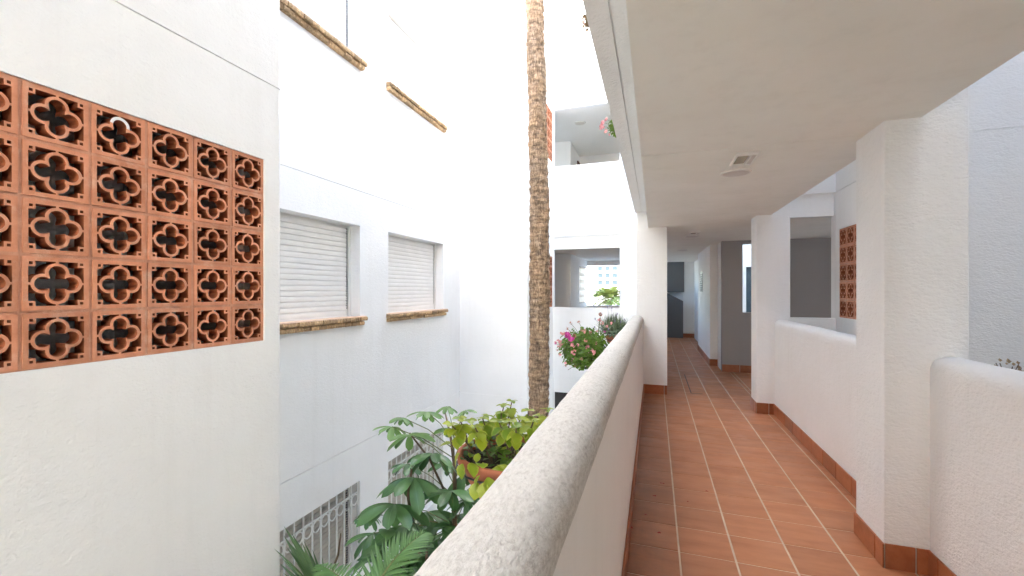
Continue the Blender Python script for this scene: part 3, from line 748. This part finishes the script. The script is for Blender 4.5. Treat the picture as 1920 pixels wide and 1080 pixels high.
for k in range(2600):
    z = random.uniform(-0.4, 6.6); a = random.uniform(0, 2*math.pi); rad = 0.150*.90
    cx_ = PX + 0.03 * math.sin(z * .55) - 0.012 * (z - 1.5); cy_ = PY + 0.02 * math.sin(z * .4 + 1)
    ca, sa = math.cos(a), math.sin(a); w = random.uniform(.004, .014); h = random.uniform(.02, .09); o1 = random.uniform(-.008, .008); o2 = o1 + random.uniform(.004, .022); tw = random.uniform(-.02, .02)
    p = Vector((cx_ + ca*(rad+o1), cy_ + sa*(rad+o1), z)); q = Vector((cx_ + ca*(rad+o2) - sa*tw, cy_ + sa*(rad+o2) + ca*tw, z + h)); t = Vector((-sa, ca, 0))
    fl_.add([p - t*w, p + t*w, q + t*w*.4, q - t*w*.4], [(0,1,2,3)])
o = fl_.build('bark_fibres', 'palm_bark', pt); o['kind'] = 'stuff'

# ------------------------------------------------------------------ leaves
def leaf_mesh(name, L, W, mat, shape='oval', fold=0.25, droop=0.25, nl=7, lobes=0):
    """a real curved leaf along +Y, tip drooping, folded along its midrib; UV x = distance from the midrib"""
    vs, fs, uv = [], [], []
    for i in range(nl + 1):
        t = i / nl; y = L * t
        if shape == 'oval': w = W * math.sin(math.pi * min(1, t * .96 + .03)) ** .75
        elif shape == 'obovate': w = W * (t ** .95) * ((1 - t) ** .42) * 1.93
        elif shape == 'lance': w = W * (t ** .55) * ((1 - t) ** .65) * 1.9
        elif shape == 'spoon': w = W * (math.sin(math.pi * t ** 1.25) ** .8 if 0 < t < 1 else 0)
        else: w = W * (1 - t ** 3) * min(1, t * 9 + .3)
        w = max(w, 0.0006)
        if lobes: w *= 1 + .10 * math.cos(t * lobes * 2 * math.pi)
        zc_ = -droop * L * t * t
        for s, u in ((-1, 1.0), (-.5, .5), (0, 0.0), (.5, .5), (1, 1.0)):
            vs.append((w * s, y, zc_ + fold * w * abs(s) ** 1.3 - .25 * fold * w * (abs(s) ** 3))); uv.append((u, t))
    for i in range(nl):
        for k in range(4): fs.append((i*5+k, i*5+k+1, (i+1)*5+k+1, (i+1)*5+k))
    me = bpy.data.meshes.new(name); me.from_pydata(vs, [], fs); me.materials.append(M[mat])
    ul = me.uv_layers.new(name='UVMap')
    for lp in me.loops: ul.data[lp.index].uv = uv[lp.vertex_index]
    me.polygons.foreach_set('use_smooth', [True]*len(me.polygons)); return me
def aim(direction, roll=0.0):
    d = Vector(direction).normalized(); up_ = Vector((0, 0, 1))
    x = d.cross(up_); x = x.normalized() if x.length > 1e-4 else Vector((1, 0, 0)); z = x.cross(d)
    m_ = Matrix((x, d, z)).transposed(); return (m_ @ Matrix.Rotation(roll, 3, 'Y')).to_euler()
def at(px, py, d):
    r = (px - CX) / F_PX; q = (HY - py) / F_PX; sn, cs = math.sin(TH), math.cos(TH)
    return Vector(((r*cs - sn)*d, (cs + r*sn)*d, H + q*d))

# umbrella tree: whorls of drooping leaflets
ut_base = at(852, 1000, 3.3); ut_base.z = -2.8
ut = thing('umbrella_tree', 'dark green umbrella tree with whorled drooping leaflets beside the grilled windows', 'shrub', ut_base)
LU = [leaf_mesh('leaflet', .205, .040, 'leaf_umbrella', 'obovate', .3, .32, 9), leaf_mesh('leaflet', .175, .038, 'leaf_umbrella_young', 'obovate', .28, .25, 9)]
whorls = [  # px, py, depth, size, young
 (800,772,3.45,.75,1),(755,783,3.4,.6,1),(768,815,3.25,1.0,1),(735,800,3.4,.7,1),(838,762,3.6,.55,1),(872,770,3.6,.5,1),(850,805,3.5,.8,1),(880,800,3.65,.7,1),
 (812,850,3.2,.95,0),(775,895,3.1,1.15,0),(846,920,3.1,1.05,0),(740,945,3.0,1.2,0),(760,985,3.2,1.15,0),(800,960,3.4,1.0,0),(870,890,3.45,.9,0),(880,935,3.4,.9,0),
 (835,975,3.35,1.0,0),(700,1000,3.2,.9,0),(715,1035,3.1,.9,0),(820,1015,3.5,1.0,0),(860,965,3.7,.9,0),(790,1040,3.3,1.0,0),(690,965,3.6,.6,0),(845,868,3.8,.8,0),(905,905,3.7,.9,0),
 (765,870,3.7,.7,0),(730,1060,3.5,.9,0)]
tb = MB()
tb.tube([ut_base, ut_base + Vector((.03, .02, 1.2)), at(852, 960, 3.32), at(853, 880, 3.32), at(845, 820, 3.35), at(835, 775, 3.5)], [.028, .024, .018, .014, .010, .006], 8)
tb.tube([ut_base + Vector((.03, .02, 1.2)), at(780, 1010, 3.3), at(765, 930, 3.15), at(772, 880, 3.15)], [.02, .015, .011, .008], 7)
tb.tube([at(852, 960, 3.32), at(805, 860, 3.3), at(768, 812, 3.28)], [.010, .008, .006], 6)
tb.build('trunk', 'stem_brown', ut, True)
for (px, py, d, s, yg) in whorls:
    c = at(px, py, d); par = link('leaf', None, ut, c - wloc(ut))
    src = at(852, min(py + 60, 985), 3.33)
    pe = MB(); mid = (c + src) / 2 + Vector((0, 0, .03)); pe.tube([src, mid, c], [.004, .0035, .003], 5)
    pe.build('leaf_stalk', 'stem_green', par, True)
    k = random.randint(8, 10); a0 = random.uniform(0, 6.28); tilt = Vector((random.uniform(-.3, .3) + .18, random.uniform(-.3, .3) - .30, 0))
    for i in range(k):
        a = a0 + 2*math.pi*i/k + random.uniform(-.12, .12)
        dr = Vector((math.cos(a), math.sin(a), random.uniform(-.45, -.05) + (tilt.x*math.cos(a) + tilt.y*math.sin(a))))
        o = link('leaflet', LU[1 if yg else 0], par, Vector((0, 0, 0)), aim(dr, random.uniform(-.3, .3)))
        q = s * random.uniform(.95, 1.25); o.scale = (q, q, q)
# feather palm frond in the foreground and the stiff fan at left
def frond(plant, pts, n, L, W, mat, spread=0.85, lean=.35, name='frond', droop=.25):
    pts = [Vector(p) for p in pts]
    def bez(t):
        q = pts[:]
        while len(q) > 1: q = [q[i].lerp(q[i+1], t) for i in range(len(q)-1)]
        return q[0]
    fr = link(name, MB().tube([bez(i/14) for i in range(15)], [.009*(1 - .8*i/14) for i in range(15)], 6).mesh(name, 'stem_green', wloc(plant), True), plant)
    me = leaf_mesh('leaflet', L, W, mat, 'blade', .5, droop, 6)
    for i in range(n):
        t = .12 + .87 * i / (n - 1); p = bez(t); tg = (bez(min(1, t + .02)) - bez(t - .02)).normalized()
        side = tg.cross(Vector((0, 0, 1))).normalized(); up_ = side.cross(tg)
        for s in (-1, 1):
            dr = side*s*spread + tg*(lean + .7*t) + up_*random.uniform(.1, .3) + Vector((random.uniform(-.06, .06), random.uniform(-.06, .06), random.uniform(-.05, .05)))
            o = link('leaflet', me, fr, p - wloc(plant), aim(dr, s*.35)); q = (math.sin(math.pi*min(1, .18 + t*.80))**.6) * random.uniform(.92, 1.06); o.scale = (1, q, q)
fb = Vector((-1.25, 1.6, -2.8))
fp = thing('feather_palm', 'bright green feather palm with arching frond at the bottom by the parapet', 'palm', fb)
MB().tube([fb, fb + Vector((0, .05, 1.6)), at(690, 1160, 2.0)], [.045, .035, .015], 8).build('stem', 'stem_green', fp, True)
frond(fp, [at(690, 1160, 2.0), at(700, 1090, 2.05), at(740, 1035, 2.12), at(796, 1000, 2.3)], 30, .18, .0062, 'leaf_palm')
frond(fp, [at(690, 1160, 2.0), at(665, 1110, 2.1), at(640, 1075, 2.25), at(600, 1060, 2.45)], 22, .17, .006, 'leaf_palm')
frond(fp, [at(690, 1160, 2.0), at(740, 1130, 2.0), at(780, 1110, 2.0), at(830, 1100, 2.0)], 20, .17, .006, 'leaf_palm')
fanb = Vector((-1.95, 2.15, -2.8))
fan = thing('fan_palm', 'stiff fan palm blades rising at lower left against the window grille', 'palm', fanb)
fc = at(618, 1150, 2.55)
MB().tube([fanb, fc], [.03, .014], 8).build('stem', 'stem_green', fan, True)
bm_ = leaf_mesh('blade', .62, .020, 'leaf_fan', 'blade', .7, .10, 8)
for (px, py, sc_) in ((528, 1020, 1), (550, 1012, 1), (548, 1022, 1), (557, 1015, 1), (585, 1022, 1), (572, 1030, 1), (535, 1042, 1), (600, 1038, 1), (566, 1048, 1), (545, 1060, 1), (582, 1060, 1), (610, 1052, 1), (526, 1052, 1), (533, 1002, 1), (545, 985, 1), (553, 1000, 1.05), (565, 1005, 1), (570, 1018, .95), (580, 1012, 1), (592, 1030, .9), (538, 1030, 1), (540, 1050, 1), (602, 1045, .9), (560, 1030, 1), (612, 1062, .8), (575, 1040, 1), (590, 1052, .9), (533, 1068, .9)):
    tip = at(px, py, 2.6 + random.uniform(-.12, .12)); dr = tip - fc
    o = link('blade', bm_, fan, fc - wloc(fan), aim(dr, random.uniform(-.6, .6))); q = dr.length / .615; o.scale = (q*1.1, q, q)
MB().tube([at(622, 1075, 2.5), at(634, 1040, 2.5), at(639, 1000, 2.5)], [.007, .006, .003], 6).build('dry_spear', 'stem_brown', fan, True)
gb_ = Vector((-1.75, .75, -2.8))
gp = thing('blade_plant', 'thin blade tips rising at the bottom left corner of the picture', 'plant', gb_)
MB().tube([gb_, at(-10, 1200, 2.0)], [.03, .012], 6).build('stem', 'stem_green', gp, True)
b3 = leaf_mesh('blade', .5, .010, 'leaf_fan', 'blade', .6, .08, 8)
for (px, py) in ((80, 1045), (38, 1060), (10, 1062), (-20, 1040), (60, 1075)):
    c = at(-10, 1200, 2.0); dr = at(px, py, 2.0) - c; o = link('blade', b3, gp, c - wloc(gp), aim(dr, random.uniform(-.4, .4))); q = dr.length / .495; o.scale = (q, q, q)
LG = leaf_mesh('leaf', .11, .038, 'leaf_umbrella', 'oval', .3, .2)
gs = at(800, 1060, 3.0); gs.z = -2.8
us = thing('understorey_shrub', 'dark leafy shrub filling the bed under the umbrella tree', 'shrub', gs)
MB().tube([gs, at(800, 1100, 3.0), at(800, 1030, 3.0)], [.03, .02, .008], 7).build('stem', 'stem_brown', us, True)
for k in range(120):
    p = at(random.uniform(690, 930), random.uniform(985, 1110), random.uniform(2.9, 3.9))
    o = link('leaf', LG, us, p - wloc(us), aim((random.uniform(-1, 1), random.uniform(-1, .6), random.uniform(-.5, .5)), random.uniform(-.5, .5))); q = random.uniform(.8, 1.5); o.scale = (q, q, q)

# ------------------------------------------------------------------ flower pots hung outside the left parapet
def pot(parent, c, R_, h, bowl=True):
    x, y, zr = c
    pr = [(0, -h), (R_*.50, -h), (R_*.56, -h + .004), (R_*.80, -h*.55), (R_*.93, -h*.18), (R_*.95, -.035), (R_*1.0, -.034), (R_*1.01, -.004), (R_*.985, 0), (R_*.93, -.002), (R_*.90, -.03), (R_*.86, -.05)]
    MB().lathe(pr, c, 40).build('pot', 'clay_pot', parent, True)
    MB().lathe([(0, -.032), (R_*.5, -.028), (R_*.9, -.036)], c, 24).build('soil', 'soil', parent)
    hk = MB(); 
    for s in (-1, 1): hk.tube([(x + R_*.5, y + s*.06, zr - h - .01), (-0.335, y + s*.06, zr - h - .01), (-0.335, y + s*.06, zr)], .004, 6)
    hk.tube([(x + (R_*1.02)*math.cos(2*math.pi*i/24), y + (R_*1.02)*math.sin(2*math.pi*i/24), zr - .05) for i in range(25)], .004, 6, False)
    hk.build('pot_bracket', 'dark_metal', parent, True)
def inpot(c, R_): 
    a = random.uniform(0, 6.283); q = R_ * math.sqrt(random.random()); return Vector((c[0] + q*math.cos(a), c[1] + q*math.sin(a), c[2]))
PC = (-0.548, 1.69, 0.86); PR = 0.205
np_ = thing('potted_plant', 'lime green leafy plant in a wide terracotta bowl hung on the left parapet', 'potted plant', (PC[0], PC[1], PC[2] - .19))
pot(np_, PC, PR, .19)
LL = leaf_mesh('leaf', .050, .0215, 'leaf_lime', 'oval', .3, .35, 10, 4); LD = leaf_mesh('leaf', .042, .018, 'leaf_deep', 'oval', .25, .3, 6, 4)
stems = MB(); nleaf = 0
tops = [(945,760,1.85,.08),(960,752,1.9,.09),(905,785,1.72,.06),(862,785,1.72,.06),(845,795,1.7,.05),(880,790,1.9,.06),(935,790,1.65,.09),(955,790,1.62,.09),(975,785,1.75,.08),(1000,790,1.62,.07),(1010,780,1.85,.06),(920,800,1.9,.05),
        (990,770,1.9,.07),(1028,768,1.75,.05),(890,800,1.62,.05),(968,800,1.55,.06),(915,780,1.85,.05),(1012,800,1.6,.06),(850,812,1.75,.04),(940,775,1.75,.07)]
for (px, py, d, s) in tops:
    p = at(px, py, d); root = inpot(PC, PR*.7); root.z -= .03
    root = root.lerp(Vector((p.x, p.y, root.z)), .55)
    q_ = Vector((root.x - PC[0], root.y - PC[1], 0)); 
    if q_.length > PR*.8: root = Vector((PC[0], PC[1], root.z)) + q_.normalized()*PR*.78
    mid = root.lerp(p, .5) + Vector((random.uniform(-.01, .01), random.uniform(-.01, .01), .01))
    stems.tube([root, mid, p], [.0042, .0035, .0025], 6)
    for lv in range(3):
        cpos = p.lerp(mid, lv * .32); a0 = random.uniform(0, 3.14)
        for i in range(4 if lv < 2 else 2):
            a = a0 + i * (math.pi/2 if lv < 2 else math.pi); dr = (math.cos(a), math.sin(a), (.35 if lv == 0 else -.25) + random.uniform(-.25, .15))
            o = link('leaf', LL, np_, cpos - wloc(np_), aim(dr, random.uniform(-.4, .4))); q = (.62, .98, .95)[lv] * random.uniform(.75, 1.2); o.scale = (q, q, q)
stems.build('stems', 'stem_brown', np_, True)
for k in range(170):
    p = inpot(PC, PR*.93); p.z += random.uniform(-.02, .055)
    o = link('leaf', LD if random.random() < .8 else LL, np_, p - wloc(np_), aim((random.uniform(-1, 1), random.uniform(-1, 1), random.uniform(-.2, .5)), random.uniform(-.4, .4))); q = random.uniform(.5, .9); o.scale = (q, q, q)
for (px, py, d, dr) in ((905,878,1.53,(.1,-.6,.9)),(900,892,1.50,(-.5,-.4,-.8)),(915,895,1.49,(.4,-.5,-.7)),(922,880,1.52,(.9,-.2,.4)),(868,870,1.62,(-.2,-.4,-1)),(882,868,1.6,(.5,-.5,-.3)),(862,850,1.66,(-.6,-.2,-.9)),(845,832,1.72,(-1,-.1,-.05)),(935,872,1.54,(.8,-.5,.2)),(895,905,1.49,(-.1,-.6,-.9)),(908,905,1.48,(.1,-.6,-.9))):
    o = link('leaf', LL, np_, at(px, py, d) - wloc(np_), aim(dr, random.uniform(-.3, .3))); o.scale = (1.05, 1.05, 1.05)

def geranium(label, c, R_, h, fol, nleaf, flowers, name='potted_plant', leafm='leaf_geranium', size=1.0, nextra=0):
    t = thing(name, label, 'potted plant', (c[0], c[1], c[2] - h)); pot(t, c, R_, h)
    b = MB()
    for k in range(nleaf):
        a = random.uniform(0, 6.283); u = random.uniform(-1, 1); q = random.random() ** .4 * random.uniform(.85, 1.12)
        p = Vector((c[0] + fol[0]*q*math.sqrt(1-u*u)*math.cos(a) + fol[3], c[1] + fol[1]*q*math.sqrt(1-u*u)*math.sin(a), c[2] + fol[2]*(.62 + u*q)))
        nrm_ = Vector((math.cos(a)*.7 + random.uniform(-.4, .4), math.sin(a)*.7 + random.uniform(-.4, .4), .7 + random.uniform(-.4, .4))).normalized()
        t1 = nrm_.orthogonal().normalized(); t2 = nrm_.cross(t1); r_ = random.uniform(.009, .019) * size; m_ = 7; base = len(b.v)
        b.v.append(tuple(p - nrm_*.004))
        for i in range(m_):
            an = 2*math.pi*i/m_; rr_ = r_*(1 + .14*(-1)**i); b.v.append(tuple(p + (t1*math.cos(an) + t2*math.sin(an))*rr_ + nrm_*.003*math.sin(an*2)))
        for i in range(m_): b.f.append((base, base+1+i, base+1+(i+1)%m_))
    o = b.build('foliage', leafm, t); o['kind'] = 'stuff'
    for k in range(nextra):
        a = random.uniform(2.4, 5.2); u = random.uniform(-.3, .8); q = random.uniform(1.0, 1.2)
        flowers = flowers + [(Vector((c[0] + fol[0]*q*math.sqrt(1-u*u)*math.cos(a) + fol[3], c[1] + fol[1]*q*math.sqrt(1-u*u)*math.sin(a), c[2] + fol[2]*(.62 + u*q))), random.choice(['petal_pink', 'petal_pink', 'petal_dry']), random.uniform(.012, .024), 11)]
    for (p, mat, s, n_) in flowers:
        p = Vector(p); f = MB()
        root = Vector((c[0], c[1], c[2])).lerp(p, .5)
        st_ = MB().tube([root, root.lerp(p, .6) + Vector((0, 0, .015)), p], [.0022, .002, .0016], 5)
        for k in range(n_):
            d = Vector((random.gauss(0, 1), random.gauss(0, 1), random.gauss(0, 1))).normalized(); cpt = p + d*s*random.uniform(.4, 1)
            t1 = d.orthogonal().normalized(); t2 = d.cross(t1); q = s*random.uniform(.35, .6)
            f.add([cpt + d*.002, cpt + (t1 + t2*.3)*q, cpt + (t1*.3 + t2)*q, cpt + (t2*.3 - t1)*q, cpt - (t2 + t1*.2)*q], [(0,1,2), (0,2,3), (0,3,4), (0,4,1)])
        fo = f.build('flower', mat, t); st_.build('flower_stalk', 'stem_green', fo, True)
    return t
GC = (-0.44, 3.62, 0.93)
fl1 = [(at(1064,628,3.5),'petal_magenta',.028,22),(at(1071,636,3.45),'petal_magenta',.028,22),(at(1042,645,3.5),'petal_magenta',.010,8),(at(1044,656,3.5),'petal_dry',.010,7),
       (at(1052,640,3.6),'petal_pink',.013,10),(at(1094,622,3.5),'petal_pink',.027,14),(at(1076,661,3.4),'petal_pink',.027,14),(at(1110,660,3.35),'petal_pink',.027,14),(at(1101,653,3.4),'petal_pink',.025,12),
       (at(1060,680,3.45),'petal_pink',.013,10),(at(1060,686,3.45),'petal_dry',.012,8),(at(1085,604,3.6),'petal_dry',.014,12),(at(1070,606,3.6),'petal_dry',.013,10),(at(1063,616,3.6),'petal_dry',.012,10),
       (at(1073,674,3.4),'petal_pink',.014,9),(at(1078,687,3.4),'petal_dry',.009,6),(at(1118,644,3.4),'petal_pink',.014,9),(at(1119,621,3.6),'petal_pink',.012,9),(at(1126,590,3.8),'petal_dry',.019,16),(at(1124,600,3.8),'petal_pink',.017,14),(at(1129,606,3.8),'petal_pink',.017,14),(at(1134,622,3.8),'petal_magenta',.012,10),(at(1066,693,3.45),'petal_dry',.006,4),(at(1049,651,3.5),'petal_dry',.011,8)]
geranium('bushy pink and magenta geranium in a clay pot hung halfway along the left parapet', GC, .085, .11, (.20, .25, .165, -.09), 1800, fl1, nextra=16)
LC = (-0.50, 6.1, 0.90)
lv = geranium('grey green lavender in a clay pot at the far end of the left parapet', LC, .12, .13, (.17, .45, .12, 0), 260, [(at(1146,606,5.2),'petal_pink',.02,10),(at(1138,612,5.0),'petal_pink',.02,10)], leafm='leaf_lavender')
sp = MB(); fw = MB()
for k in range(1000):
    root = inpot(LC, .10); a = random.uniform(0, 6.28); q = random.uniform(0, .30); p = Vector((root.x + q*math.cos(a), root.y + q*math.sin(a), LC[2] + random.uniform(.04, .36 - q*.6)))
    t = Vector((math.cos(a + 1.57), math.sin(a + 1.57), 0)); m_ = root.lerp(p, .6); w = random.uniform(.003, .006)
    sp.add([root.lerp(p, .3) - t*w, root.lerp(p, .3) + t*w, m_ + t*w*1.2, p, m_ - t*w*1.2], [(0, 1, 2, 3, 4)])
    if random.random() < .018:
        tp = p + (p - root).normalized() * random.uniform(.03, .12); fw.tube([p, tp], .0015, 4); fw.tube([tp, tp + Vector((0, 0, .025))], .006, 5)
o = sp.build('sprigs', 'leaf_lavender', lv); o['kind'] = 'stuff'
o = fw.build('flower_spikes', 'lavender', lv); o['kind'] = 'stuff'
# pots on the parapet of the storey above
UC = at(1152, 243, 6.2)
geranium('sunlit lime leaved pink geranium hanging from the storey above', (UC.x + .13, UC.y, UC.z - .05), .09, .12, (.15, .17, .13, -.07), 700,
         [(at(1128,238,6.1),'petal_pink',.04,16),(at(1130,230,6.1),'petal_pink',.035,14),(at(1136,224,6.1),'petal_pink',.03,12),(at(1136,246,6.1),'petal_pink',.03,12),(at(1142,252,6.1),'petal_pink',.02,8)])
DC = at(1100, 52, 4.1)
geranium('dry straw coloured plant poking out high over the ceiling edge', (DC.x + .10, DC.y, DC.z + .01), .06, .08, (.085, .09, .085, -.07), 170, [(at(1093,42,4.0),'petal_dry',.02,10)], leafm='leaf_dry')
# dry twig in the right courtyard
tw = thing('dry_seedling', 'tiny dry seedling showing above the right foreground parapet', 'plant', tuple(at(1890, 720, 2.33) - Vector((0, 0, .14))))
tb = MB(); tc = at(1890, 720, 2.33)
for k in range(9):
    p = tc + Vector((random.uniform(-.05, .12), random.uniform(-.12, .06), random.uniform(.05, .13))); tb.tube([tc, p], .002, 4); 
tb.build('twigs', 'stem_brown', tw)
lf = MB()
for k in range(26):
    p = tc + Vector((random.uniform(-.05, .14), random.uniform(-.13, .08), random.uniform(.05, .125))); q = random.uniform(.006, .012)
    lf.add([p, p + Vector((q, 0, q)), p + Vector((0, q, 2*q)), p + Vector((-q, 0, q))], [(0, 1, 2, 3)])
lf.build('dry_leaves', 'leaf_dry', tw)
MB().lathe([(0, -.14), (.07, -.14), (.10, 0), (.09, 0), (0, -.02)], tuple(tc), 20).build('pot', 'clay_pot', tw, True)

# ------------------------------------------------------------------ what shows through the far gallery
fbld = thing('far_apartment_block', 'distant white apartment block with blue windows seen through the gallery', 'building', (-6, 60, -2.9))
relief('wall', 'Y', 60, -1, -14, 6, -2.9, 14, 0.4, [(-7.1 + .95*i, -6.45 + .95*i, 2.25 + .95*j, 2.85 + .95*j, 0.25) for i in range(0, 3) for j in range(0, 3)], 'far_wall', fbld)
for i in range(0, 3):
    for j in range(0, 3):
        MB().box(-7.09 + .95*i, -6.46 + .95*i, 60.2, 60.24, 2.26 + .95*j, 2.84 + .95*j).build('window', 'far_glass', fbld)
tbase = Vector((-2.40, 26, -2.9))
ft = thing('garden_palm', 'sunlit yellow green palm in the garden beyond the gallery opening', 'tree', tbase)
MB().tube([tbase, tbase + Vector((0, 0, 3.9))], [.16, .12], 10).build('trunk', 'palm_bark', ft, True)
cr = MB(); top = tbase + Vector((0, 0, 4.0))
for k in range(150):
    a = random.uniform(0, 6.283); e = random.uniform(-.5, 1.1); d = Vector((math.cos(a)*math.cos(e), math.sin(a)*math.cos(e), math.sin(e))); L_ = random.uniform(.9, 1.6)
    s_ = d.cross(Vector((0, 0, 1))).normalized(); 
    for i in range(22):
        t = .2 + .8*i/21; p = top + d*L_*t + Vector((0, 0, -.45*L_*t*t))
        for s in (-1, 1):
            q = p + (s_*s*.8 + d*.6).normalized()*.30*math.sin(math.pi*(.15 + .8*t)) + Vector((0, 0, -.05)); w = d*.026
            cr.add([p - w, p + w, q], [(0, 1, 2)])
o = cr.build('crown', 'leaf_far', ft)
tbase = Vector((-1.75, 24, -2.9))
ft2 = thing('garden_shrub', 'low sunlit garden shrub beside the distant palm', 'shrub', tbase)
MB().tube([tbase, tbase + Vector((0, 0, 2.6))], [.08, .04], 8).build('stem', 'stem_brown', ft2, True)
cr = MB()
for k in range(900):
    d = Vector((random.gauss(0, 1), random.gauss(0, 1), random.gauss(0, 1))).normalized() * random.random()**.4; p = tbase + Vector((d.x*.8, d.y*.8, 3.2 + d.z*.9)); t1 = Vector((random.uniform(-1, 1), random.uniform(-1, 1), random.uniform(-1, 1))).normalized(); t2 = t1.orthogonal().normalized(); q = random.uniform(.05, .1)
    cr.add([p - t1*q, p + t2*q*.5, p + t1*q, p - t2*q*.5], [(0, 1, 2, 3)])
cr.build('crown', 'leaf_far', ft2)
